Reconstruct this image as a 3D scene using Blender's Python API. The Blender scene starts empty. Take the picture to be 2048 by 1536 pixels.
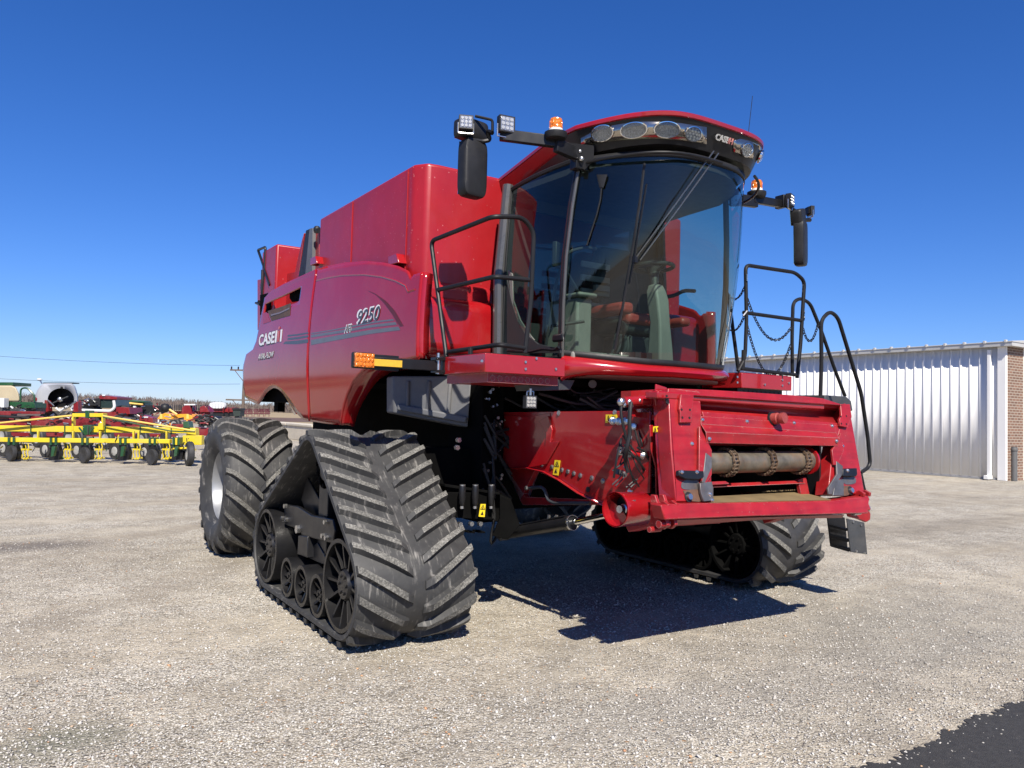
import bpy, bmesh, math, random
import numpy as np
from mathutils import Vector, Matrix
random.seed(7)
rnd = random.random
def ru(a, b): return a + (b - a) * random.random()
PI = math.pi
C = bpy.context.scene.collection
# ---------------------------------------------------------------- camera solved from the photograph
YAW, PITCH, ROLL, FPX = 0.58073697, 0.04011911, 0.025995805, 1543.0679
CAM = Vector((-4.4669666, -4.954948, 1.6320641))
def cam_axes():
    cy, sy, cp, sp = math.cos(YAW), math.sin(YAW), math.cos(PITCH), math.sin(PITCH)
    f = Vector((sy*cp, cy*cp, sp)); r = Vector((cy, -sy, 0)); u = r.cross(f)
    c, s = math.cos(ROLL), math.sin(ROLL)
    return r*c + u*s, u*c - r*s, f
CR, CU, CF = cam_axes()
def ray(px, py): return CF + CR*((px-1024)/FPX) - CU*((py-768)/FPX)
def proj(P):
    d = Vector(P) - CAM; z = d.dot(CF)
    return 1024 + FPX*d.dot(CR)/z, 768 - FPX*d.dot(CU)/z
def at(px, py, ax, v):
    """point of the plane axis=v that was seen at that place of the photograph (measuring tool)"""
    d = ray(px, py); t = (v - CAM[ax]) / d[ax]; return CAM + d*t
def X(px, py, v): return at(px, py, 0, v)
def Y(px, py, v): return at(px, py, 1, v)
def Zg(px, py, v=0.0): return at(px, py, 2, v)
def onplane(px, py, p0, n):
    d = ray(px, py); n = Vector(n); t = (Vector(p0) - CAM).dot(n) / d.dot(n); return CAM + d*t
def inv(surf, px, py, u0=0, u1=1, v0=0, v1=1):
    best = None
    for k in range(4):
        N = 24; bu, bv = None, None; bd = 1e18
        for i in range(N+1):
            for j in range(N+1):
                u = u0 + (u1-u0)*i/N; v = v0 + (v1-v0)*j/N
                q = proj(surf(u, v)); d = (q[0]-px)**2 + (q[1]-py)**2
                if d < bd: bd, bu, bv = d, u, v
        du, dv = (u1-u0)/N*1.5, (v1-v0)/N*1.5
        u0, u1, v0, v1 = bu-du, bu+du, bv-dv, bv+dv
    return bu, bv
# ---------------------------------------------------------------- mesh builder
class MB:
    def __init__(s, xf=None): s.v = []; s.f = []; s.m = []; s.xf = xf; s.mi = 0
    def add(s, vs, fs, mi=None):
        o = len(s.v)
        for p in vs: s.v.append(tuple(s.xf(Vector(p)) if s.xf else p))
        for f in fs: s.f.append([o+i for i in f]); s.m.append(s.mi if mi is None else mi)
        return s
    def box(s, x0, x1, y0, y1, z0, z1, mi=None):
        vs = [(x, y, z) for z in (z0, z1) for y in (y0, y1) for x in (x0, x1)]
        return s.add(vs, [(0,2,3,1),(4,5,7,6),(0,1,5,4),(2,6,7,3),(0,4,6,2),(1,3,7,5)], mi)
    def obox(s, c, sz, M=None, mi=None):
        a, b, c_ = sz[0]/2, sz[1]/2, sz[2]/2; c = Vector(c); M = M or Matrix.Identity(3)
        vs = [tuple(c + M @ Vector((x, y, z))) for z in (-c_, c_) for y in (-b, b) for x in (-a, a)]
        return s.add(vs, [(0,2,3,1),(4,5,7,6),(0,1,5,4),(2,6,7,3),(0,4,6,2),(1,3,7,5)], mi)
    def beam(s, p0, p1, w, h, up=(0,0,1), mi=None):
        p0, p1 = Vector(p0), Vector(p1); d = (p1-p0); L = d.length; d.normalize()
        sd = d.cross(Vector(up)).normalized(); u = sd.cross(d)
        M = Matrix((sd, d, u)).transposed()
        return s.obox((p0+p1)/2, (w, L, h), M, mi)
    def prism(s, pts, ax, a, b, mi=None):
        def mk(p, v):
            q = [p[0], p[1]]; q.insert(ax, v); return tuple(q)
        n = len(pts); vs = [mk(p, a) for p in pts] + [mk(p, b) for p in pts]
        fs = [list(range(n)), list(range(2*n-1, n-1, -1))] + [(i, (i+1) % n, n+(i+1) % n, n+i) for i in range(n)]
        return s.add(vs, fs, mi)
    def slab(s, pts3, d, mi=None):
        n = len(pts3); d = Vector(d); vs = [tuple(p) for p in pts3] + [tuple(Vector(p)+d) for p in pts3]
        fs = [list(range(n)), list(range(2*n-1, n-1, -1))] + [(i, (i+1) % n, n+(i+1) % n, n+i) for i in range(n)]
        return s.add(vs, fs, mi)
    def tube(s, path, r, n=8, closed=False, mi=None, r2=None):
        P = [Vector(p) for p in path]; N = len(P)
        T = []
        for i in range(N):
            if closed: t = P[(i+1) % N] - P[i-1]
            else: t = P[min(i+1, N-1)] - P[max(i-1, 0)]
            T.append(t.normalized() if t.length > 1e-9 else Vector((0,0,1)))
        a = T[0].orthogonal().normalized(); vs = []
        for i in range(N):
            if i: a = (a - T[i]*a.dot(T[i])); a = a.normalized() if a.length > 1e-6 else T[i].orthogonal().normalized()
            b = T[i].cross(a); rr = r if r2 is None else r + (r2-r)*i/(N-1)
            for k in range(n):
                w = 2*PI*k/n; vs.append(tuple(P[i] + a*(rr*math.cos(w)) + b*(rr*math.sin(w))))
        fs = []
        for i in range(N if closed else N-1):
            j = (i+1) % N
            for k in range(n): fs.append((i*n+k, i*n+(k+1) % n, j*n+(k+1) % n, j*n+k))
        if not closed: fs += [list(range(n-1, -1, -1)), [(N-1)*n+k for k in range(n)]]
        return s.add(vs, fs, mi)
    def cyl(s, p0, p1, r, n=16, mi=None, r2=None): return s.tube([p0, p1], r, n, False, mi, r2)
    def lathe(s, prof, c, d, n=32, mi=None, a0=0, a1=2*PI, ref=None):
        """prof: (radius, offset along axis d)"""
        c = Vector(c); d = Vector(d).normalized(); a = Vector(ref) if ref else d.orthogonal().normalized(); b = d.cross(a)
        full = abs(a1-a0-2*PI) < 1e-6; K = n if full else n+1; vs = []
        for r, h in prof:
            for k in range(K):
                w = a0 + (a1-a0)*k/n; vs.append(tuple(c + d*h + a*(r*math.cos(w)) + b*(r*math.sin(w))))
        fs = []
        for i in range(len(prof)-1):
            for k in range(n): fs.append((i*K+k, i*K+(k+1) % K, (i+1)*K+(k+1) % K, (i+1)*K+k))
        return s.add(vs, fs, mi)
    def loft(s, rings, closed=False, mi=None, caps=False):
        n = len(rings[0]); vs = [tuple(p) for r in rings for p in r]; fs = []
        for i in range(len(rings)-1):
            for k in range(n if closed else n-1): fs.append((i*n+k, i*n+(k+1) % n, (i+1)*n+(k+1) % n, (i+1)*n+k))
        if caps: fs += [list(range(n-1, -1, -1)), [(len(rings)-1)*n+k for k in range(n)]]
        return s.add(vs, fs, mi)
    def ball(s, c, r, n=10, sc=(1,1,1), mi=None):
        c = Vector(c); rings = []
        for i in range(1, n//2+2):
            pass
        vs = [(c.x, c.y, c.z+r*sc[2])]; m = n//2
        for i in range(1, m):
            th = PI*i/m
            for k in range(n):
                w = 2*PI*k/n; vs.append((c.x+r*sc[0]*math.sin(th)*math.cos(w), c.y+r*sc[1]*math.sin(th)*math.sin(w), c.z+r*sc[2]*math.cos(th)))
        vs.append((c.x, c.y, c.z-r*sc[2])); fs = [(0, 1+k, 1+(k+1) % n) for k in range(n)]
        for i in range(m-2):
            for k in range(n): fs.append((1+i*n+k, 1+(i+1)*n+k, 1+(i+1)*n+(k+1) % n, 1+i*n+(k+1) % n))
        L = len(vs)-1; o = 1+(m-2)*n
        fs += [(o+k, L, o+(k+1) % n) for k in range(n)]
        return s.add(vs, fs, mi)
    def build(s, name, mats, parent=None, bevel=0, seg=2, sharp=35, solid=0, smooth=True):
        me = bpy.data.meshes.new(name); me.from_pydata(s.v, [], s.f)
        if not isinstance(mats, (list, tuple)): mats = [mats]
        for m in mats: me.materials.append(m)
        if len(mats) > 1: me.polygons.foreach_set('material_index', s.m)
        bm = bmesh.new(); bm.from_mesh(me); bmesh.ops.recalc_face_normals(bm, faces=bm.faces); bm.to_mesh(me); bm.free()
        if smooth:
            me.polygons.foreach_set('use_smooth', [True]*len(me.polygons))
            me.set_sharp_from_angle(angle=math.radians(sharp))
        me.update()
        o = bpy.data.objects.new(name, me); C.objects.link(o)
        if solid:
            md = o.modifiers.new('s', 'SOLIDIFY'); md.thickness = solid; md.offset = 0
        if bevel:
            md = o.modifiers.new('b', 'BEVEL'); md.width = bevel; md.segments = seg; md.limit_method = 'ANGLE'; md.angle_limit = math.radians(30)
            md.harden_normals = False
        if parent is not None: adopt(o, parent)
        return o
def islands(mb):
    par = list(range(len(mb.v)))
    def find(a):
        while par[a] != a: par[a] = par[par[a]]; a = par[a]
        return a
    for f in mb.f:
        for i in f[1:]:
            a, b = find(f[0]), find(i)
            if a != b: par[b] = a
    g = {}
    for f, m in zip(mb.f, mb.m): g.setdefault(find(f[0]), []).append((f, m))
    out = []
    for fs in g.values():
        k = MB(); mp = {}
        for f, m in fs:
            nf = []
            for i in f:
                if i not in mp: mp[i] = len(k.v); k.v.append(mb.v[i])
                nf.append(mp[i])
            k.f.append(nf); k.m.append(m)
        out.append(k)
    return out
def world_loc(o):
    p = Vector(o.location)
    while o.parent: o = o.parent; p += Vector(o.location)
    return p
def adopt(o, parent):
    """meshes are written in scene coordinates; undo the parent's translation"""
    o.parent = parent; o.location = -world_loc(parent)
    return o
def tag(o, label=None, cat=None, group=None, kind=None):
    for k, v in (('label', label), ('category', cat), ('group', group), ('kind', kind)):
        if v: o[k] = v
    return o
def thing(name, loc, label, cat, group=None):
    o = bpy.data.objects.new(name, None); C.objects.link(o); o.location = loc; o.empty_display_size = .2
    return tag(o, label, cat, group)
def arc(path, r, k=5):
    """round the inner corners of a polyline"""
    P = [Vector(p) for p in path]; out = [P[0]]
    for i in range(1, len(P)-1):
        a, b = (P[i-1]-P[i]), (P[i+1]-P[i]); rr = min(r, a.length*.48, b.length*.48)
        a, b = P[i]+a.normalized()*rr, P[i]+b.normalized()*rr
        for j in range(k+1):
            t = j/k; out.append(a*(1-t)**2 + P[i]*2*t*(1-t) + b*t*t)
    out.append(P[-1]); return out
def cat(pts, n=8):
    """catmull-rom curve"""
    P = [Vector(p) for p in pts]; P = [P[0]*2-P[1]] + P + [P[-1]*2-P[-2]]; out = []
    for i in range(1, len(P)-2):
        for j in range(n):
            t = j/n; a, b, c, d = P[i-1:i+3]
            out.append(.5*((2*b) + (c-a)*t + (2*a-5*b+4*c-d)*t*t + (3*b-a-3*c+d)*t**3))
    out.append(P[-2]); return out
def lerp(a, b, t): return a + (b-a)*t
def interp(x, xs, ys):
    return float(np.interp(x, xs, ys))
def text(name, s, mat, parent, p, xdir, ydir, size, ext=.003, off=0, shear=0, align='CENTER', spacing=1.0):
    cu = bpy.data.curves.new(name, 'FONT'); cu.body = s; cu.size = size; cu.extrude = ext; cu.offset = off; cu.shear = shear
    cu.align_x = align; cu.align_y = 'CENTER'; cu.space_character = spacing; cu.resolution_u = 3
    ob = bpy.data.objects.new(name, cu); C.objects.link(ob)
    dg = bpy.context.evaluated_depsgraph_get(); me = bpy.data.meshes.new_from_object(ob.evaluated_get(dg))
    bpy.data.objects.remove(ob)
    xd, yd = Vector(xdir).normalized(), Vector(ydir).normalized(); zd = xd.cross(yd).normalized()
    M = Matrix((xd, yd, zd)).transposed().to_4x4(); M.translation = Vector(p)
    me.transform(M); me.materials.clear(); me.materials.append(mat)
    o = bpy.data.objects.new(name, me); C.objects.link(o); adopt(o, parent); return o
def copy_tree(o, parent=None):
    c = o.copy(); C.objects.link(c); c.parent = parent
    for ch in [x for x in o.children]: copy_tree(ch, c)
    return c
# ---------------------------------------------------------------- materials
def new_mat(name):
    m = bpy.data.materials.new(name); m.use_nodes = True; nt = m.node_tree
    return m, nt, nt.nodes['Principled BSDF']
def N(nt, t, **k):
    n = nt.nodes.new(t)
    for a, b in k.items():
        if a.startswith('i_'):
            key = a[2:]; key = int(key) if key.isdigit() else key.replace('_', ' ')
            n.inputs[key].default_value = b
        else: setattr(n, a, b)
    return n
def ramp(nt, fac, stops, interp='LINEAR'):
    r = nt.nodes.new('ShaderNodeValToRGB'); r.color_ramp.interpolation = interp; e = r.color_ramp.elements
    while len(e) < len(stops): e.new(.5)
    for i, (p, c) in enumerate(stops):
        e[i].position = p; e[i].color = (*c, 1) if len(c) == 3 else c
    nt.links.new(fac, r.inputs[0]); return r
def mixc(nt, fac, a, b, mode='MIX'):
    m = nt.nodes.new('ShaderNodeMix'); m.data_type = 'RGBA'; m.blend_type = mode
    for sk, v in ((m.inputs[0], fac), (m.inputs[6], a), (m.inputs[7], b)):
        if hasattr(v, 'is_output'): nt.links.new(v, sk)
        elif isinstance(v, (int, float)): sk.default_value = v
        else: sk.default_value = (*v, 1)
    return m.outputs[2]
def simple(name, col, rough=.5, metal=0, coat=0, var=.12, vscale=6, bump=0, bscale=60, dust=0, spec=.5, dustcol=(.45,.4,.33), rvar=.1):
    m, nt, b = new_mat(name); tc = N(nt, 'ShaderNodeTexCoord'); O = tc.outputs['Object']
    n1 = N(nt, 'ShaderNodeTexNoise', i_Scale=vscale, i_Detail=6.0, i_Roughness=.6); nt.links.new(O, n1.inputs['Vector'])
    dk = tuple(c*(1-var) for c in col); lt = tuple(min(1, c*(1+var)) for c in col)
    r = ramp(nt, n1.outputs['Fac'], [(.3, dk), (.7, lt)]); colr = r.outputs[0]
    if dust:
        n2 = N(nt, 'ShaderNodeTexNoise', i_Scale=vscale*.7, i_Detail=9.0, i_Roughness=.72); nt.links.new(O, n2.inputs['Vector'])
        rr = ramp(nt, n2.outputs['Fac'], [(.48, (0,0,0)), (.75, (dust,)*3)])
        colr = mixc(nt, rr.outputs[0], colr, dustcol)
    nt.links.new(colr, b.inputs['Base Color'])
    rr2 = N(nt, 'ShaderNodeMapRange'); rr2.inputs[3].default_value = max(.02, rough-rvar); rr2.inputs[4].default_value = min(1, rough+rvar)
    n3 = N(nt, 'ShaderNodeTexNoise', i_Scale=vscale*2.3, i_Detail=5.0); nt.links.new(O, n3.inputs['Vector'])
    nt.links.new(n3.outputs['Fac'], rr2.inputs[0]); nt.links.new(rr2.outputs[0], b.inputs['Roughness'])
    b.inputs['Metallic'].default_value = metal; b.inputs['Coat Weight'].default_value = coat; b.inputs['Coat Roughness'].default_value = .06
    b.inputs['Specular IOR Level'].default_value = spec
    if bump:
        n4 = N(nt, 'ShaderNodeTexNoise', i_Scale=bscale, i_Detail=4.0); nt.links.new(O, n4.inputs['Vector'])
        bp_ = N(nt, 'ShaderNodeBump', i_Strength=bump, i_Distance=.01); nt.links.new(n4.outputs['Fac'], bp_.inputs['Height']); nt.links.new(bp_.outputs[0], b.inputs['Normal'])
    return m
RED = simple('red_paint', (.29, .006, .009), .22, 0, .7, .06, 3, dust=.05, rvar=.06)
REDG = simple('red_gloss_panel', (.31, .007, .009), .10, 0, .2, .05, 1.5, dust=.06, rvar=.03, spec=.38)
REDM = simple('red_plastic', (.30, .008, .012), .36, 0, .15, .10, 2.5, dust=.12, dustcol=(.42,.08,.09))
REDF = simple('red_worn_paint', (.29, .009, .012), .42, 0, .1, .18, 7, dust=.22, dustcol=(.25,.09,.08), bump=.08, bscale=25)
BLK = simple('black_paint', (.009, .009, .010), .38, 0, .05, .3, 5, dust=.04, dustcol=(.1,.09,.08), spec=.35)
BLKD = simple('matt_black_shade', (.005, .005, .005), .8, 0, 0, .3, 5, spec=.02)  # matt black frame paint; also deepens the shade on the far wheels
BLKM = simple('black_plastic', (.014, .014, .015), .5, 0, 0, .3, 8, dust=.04, dustcol=(.08,.08,.08), bump=.1, bscale=200, spec=.35)
DGREY = simple('dark_grey_metal', (.055, .058, .062), .4, .2, 0, .2, 6, dust=.1)
GREY = simple('grey_liner', (.10, .103, .11), .55, 0, 0, .2, 2, dust=.25, dustcol=(.3,.27,.23))
STEEL = simple('bare_steel', (.55, .55, .54), .28, .95, 0, .15, 20)
CHROME = simple('chrome', (.75, .75, .74), .08, 1, 0, .05, 5, rvar=.04)
RIMS = simple('silver_rim', (.30, .31, .325), .42, .55, 0, .08, 6, dust=.15)
RUST = simple('rusty_steel', (.20, .145, .10), .5, .5, 0, .45, 9, dust=.5, dustcol=(.16,.055,.02), bump=.1)
TAN = simple('tan_dusty_floor', (.17, .12, .055), .8, 0, 0, .2, 8)
WEAR = simple('worn_grey_plate', (.12, .12, .125), .45, .5, 0, .3, 12, dust=.4, dustcol=(.2,.1,.06))
YEL = simple('yellow_label', (.75, .55, .02), .4, 0, 0, .04)
WHT = simple('white_mark', (.75, .75, .74), .4, 0, 0, .03)
INT = simple('cab_grey_plastic', (.17, .16, .145), .6, 0, 0, .1)
INTD = simple('cab_dark_plastic', (.02, .022, .024), .6, 0, 0, .1)
SEATR = simple('seat_red_leather', (.28, .035, .028), .5, 0, 0, .1)
def edge_wear(m, col=(.42,.27,.25), rad=.007, lo=.08):
    nt = m.node_tree; b = nt.nodes['Principled BSDF']; g = N(nt, 'ShaderNodeNewGeometry'); bv = N(nt, 'ShaderNodeBevel', samples=4); bv.inputs['Radius'].default_value = rad
    d = N(nt, 'ShaderNodeVectorMath', operation='DOT_PRODUCT'); nt.links.new(bv.outputs[0], d.inputs[0]); nt.links.new(g.outputs['Normal'], d.inputs[1])
    n = N(nt, 'ShaderNodeTexNoise', i_Scale=38.0, i_Detail=5.0, i_Roughness=.7); nt.links.new(g.outputs['Position'], n.inputs['Vector'])
    a = N(nt, 'ShaderNodeMath', operation='SUBTRACT'); a.inputs[0].default_value = 1.0; nt.links.new(d.outputs['Value'], a.inputs[1])
    mu = N(nt, 'ShaderNodeMath', operation='MULTIPLY'); nt.links.new(a.outputs[0], mu.inputs[0]); nt.links.new(n.outputs['Fac'], mu.inputs[1])
    r = ramp(nt, mu.outputs[0], [(lo*.45, (0,0,0)), (lo, (1,1,1))])
    old = b.inputs['Base Color'].links[0].from_socket; nt.links.new(mixc(nt, r.outputs[0], old, col), b.inputs['Base Color'])
edge_wear(REDF)
def grime(m, k=.78, sc=(1.2, 6, 14)):
    nt = m.node_tree; b = nt.nodes['Principled BSDF']; g = N(nt, 'ShaderNodeNewGeometry'); mp = N(nt, 'ShaderNodeMapping'); mp.inputs['Scale'].default_value = sc; nt.links.new(g.outputs['Position'], mp.inputs['Vector'])
    n = N(nt, 'ShaderNodeTexNoise', i_Scale=1.6, i_Detail=8.0, i_Roughness=.62); nt.links.new(mp.outputs[0], n.inputs['Vector'])
    r = ramp(nt, n.outputs['Fac'], [(.50, (1,1,1)), (.66, (k,)*3)]); old = b.inputs['Base Color'].links[0].from_socket
    nt.links.new(mixc(nt, 1.0, old, r.outputs[0], 'MULTIPLY'), b.inputs['Base Color'])
grime(REDF)
def specks(m, col, scale=22, size=.07):
    nt = m.node_tree; b = nt.nodes['Principled BSDF']; g = N(nt, 'ShaderNodeNewGeometry'); v = N(nt, 'ShaderNodeTexVoronoi', i_Scale=float(scale)); nt.links.new(g.outputs['Position'], v.inputs['Vector'])
    sp = N(nt, 'ShaderNodeSeparateColor'); nt.links.new(v.outputs['Color'], sp.inputs[0]); mu = N(nt, 'ShaderNodeMath', operation='MULTIPLY'); nt.links.new(sp.outputs[0], mu.inputs[0]); mu.inputs[1].default_value = size*2
    lt = N(nt, 'ShaderNodeMath', operation='LESS_THAN'); nt.links.new(v.outputs['Distance'], lt.inputs[0]); nt.links.new(mu.outputs[0], lt.inputs[1]); m2 = N(nt, 'ShaderNodeMath', operation='MULTIPLY'); nt.links.new(lt.outputs[0], m2.inputs[0]); m2.inputs[1].default_value = .45
    old = b.inputs['Base Color'].links[0].from_socket; nt.links.new(mixc(nt, m2.outputs[0], old, col), b.inputs['Base Color'])
specks(REDM, (.6, .25, .25)); specks(REDF, (.5, .25, .22), 30, .06)
RUB = simple('rubber', (.026, .026, .027), .62, 0, 0, .3, 7, dust=.25, dustcol=(.11,.10,.09), bump=.2, bscale=90)
def worn_rubber():
    m, nt, b = new_mat('rubber_worn_top'); O = N(nt, 'ShaderNodeTexCoord').outputs['Object']
    n1 = N(nt, 'ShaderNodeTexNoise', i_Scale=75.0, i_Detail=5.0, i_Roughness=.75); nt.links.new(O, n1.inputs['Vector'])
    n2 = N(nt, 'ShaderNodeTexNoise', i_Scale=5.0, i_Detail=4.0); nt.links.new(O, n2.inputs['Vector'])
    r = ramp(nt, n1.outputs['Fac'], [(.36, (.06,.06,.056)), (.5, (.15,.145,.13)), (.66, (.32,.31,.28))])
    r2 = ramp(nt, n2.outputs['Fac'], [(.35, (.6,.6,.6)), (.7, (1,1,1))])
    nt.links.new(mixc(nt, 1.0, r.outputs[0], r2.outputs[0], 'MULTIPLY'), b.inputs['Base Color']); b.inputs['Roughness'].default_value = .85
    bp_ = N(nt, 'ShaderNodeBump', i_Strength=.6, i_Distance=.01); nt.links.new(n1.outputs['Fac'], bp_.inputs['Height']); nt.links.new(bp_.outputs[0], b.inputs['Normal'])
    return m
RUBW = worn_rubber()
def muddy_rubber():
    """rubber with splashes of pale dried mud running across it"""
    m, nt, b = new_mat('rubber_mud_splashed'); O = N(nt, 'ShaderNodeTexCoord').outputs['Object']
    n1 = N(nt, 'ShaderNodeTexNoise', i_Scale=6.0, i_Detail=8.0, i_Roughness=.7); nt.links.new(O, n1.inputs['Vector'])
    mp = N(nt, 'ShaderNodeMapping'); mp.inputs['Scale'].default_value = (40, 6, 5); nt.links.new(O, mp.inputs['Vector'])
    n2 = N(nt, 'ShaderNodeTexNoise', i_Scale=1.0, i_Detail=4.0, i_Roughness=.6); nt.links.new(mp.outputs[0], n2.inputs['Vector'])
    base = ramp(nt, n1.outputs['Fac'], [(.3, (.022,.022,.023)), (.6, (.04,.04,.039)), (.8, (.10,.095,.085))])
    f = ramp(nt, n2.outputs['Fac'], [(.54, (0,0,0)), (.70, (.5,.5,.5))])
    g = ramp(nt, n1.outputs['Fac'], [(.44, (0,0,0)), (.56, (1,1,1))])
    fac = mixc(nt, 1.0, f.outputs[0], g.outputs[0], 'MULTIPLY')
    nt.links.new(mixc(nt, fac, base.outputs[0], (.36,.34,.31)), b.inputs['Base Color']); b.inputs['Roughness'].default_value = .65
    bp_ = N(nt, 'ShaderNodeBump', i_Strength=.25, i_Distance=.01); nt.links.new(n1.outputs['Fac'], bp_.inputs['Height']); nt.links.new(bp_.outputs[0], b.inputs['Normal'])
    return m
RUBM = muddy_rubber()
def glass(name, tint, refl=1.0, ior=1.5, rough=.0):
    m = bpy.data.materials.new(name); m.use_nodes = True; nt = m.node_tree; nt.nodes.clear()
    out = N(nt, 'ShaderNodeOutputMaterial'); tr = N(nt, 'ShaderNodeBsdfTransparent'); gl = N(nt, 'ShaderNodeBsdfGlossy')
    tr.inputs[0].default_value = (*tint, 1); gl.inputs['Roughness'].default_value = rough
    gl.inputs['Color'].default_value = (refl, refl, refl, 1)
    lw = N(nt, 'ShaderNodeLayerWeight', i_Blend=.5); pw = N(nt, 'ShaderNodeMath', operation='POWER'); nt.links.new(lw.outputs['Facing'], pw.inputs[0]); pw.inputs[1].default_value = 4.0
    fr = N(nt, 'ShaderNodeMath', operation='MULTIPLY_ADD'); nt.links.new(pw.outputs[0], fr.inputs[0]); fr.inputs[1].default_value = .8; fr.inputs[2].default_value = .05*ior/1.5; mx = N(nt, 'ShaderNodeMixShader')
    nt.links.new(fr.outputs[0], mx.inputs[0]); nt.links.new(tr.outputs[0], mx.inputs[1]); nt.links.new(gl.outputs[0], mx.inputs[2]); nt.links.new(mx.outputs[0], out.inputs[0])
    return m
GLASS = glass('tinted_cab_glass', (.60, .75, .69), 1.0, 1.5)
CLEAR = glass('clear_lens', (.85, .87, .88), 1.0, 1.5)
def amber():
    m, nt, b = new_mat('amber_lens'); b.inputs['Base Color'].default_value = (.85, .22, .01, 1); b.inputs['Roughness'].default_value = .18
    b.inputs['Transmission Weight'].default_value = .3; b.inputs['Coat Weight'].default_value = .6
    O = N(nt, 'ShaderNodeTexCoord').outputs['Object']; v = N(nt, 'ShaderNodeTexVoronoi', i_Scale=45.0); nt.links.new(O, v.inputs['Vector'])
    bp_ = N(nt, 'ShaderNodeBump', i_Strength=.8, i_Distance=.01); nt.links.new(v.outputs['Distance'], bp_.inputs['Height']); nt.links.new(bp_.outputs[0], b.inputs['Normal'])
    return m
AMB = amber()
LENS = simple('lamp_lens_grey', (.30, .31, .33), .12, .5, 1, .5, 90, rvar=.05)
LED = simple('lamp_led_white', (.50, .50, .48), .15, .3, 1, .2, 60, rvar=.05)
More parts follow.
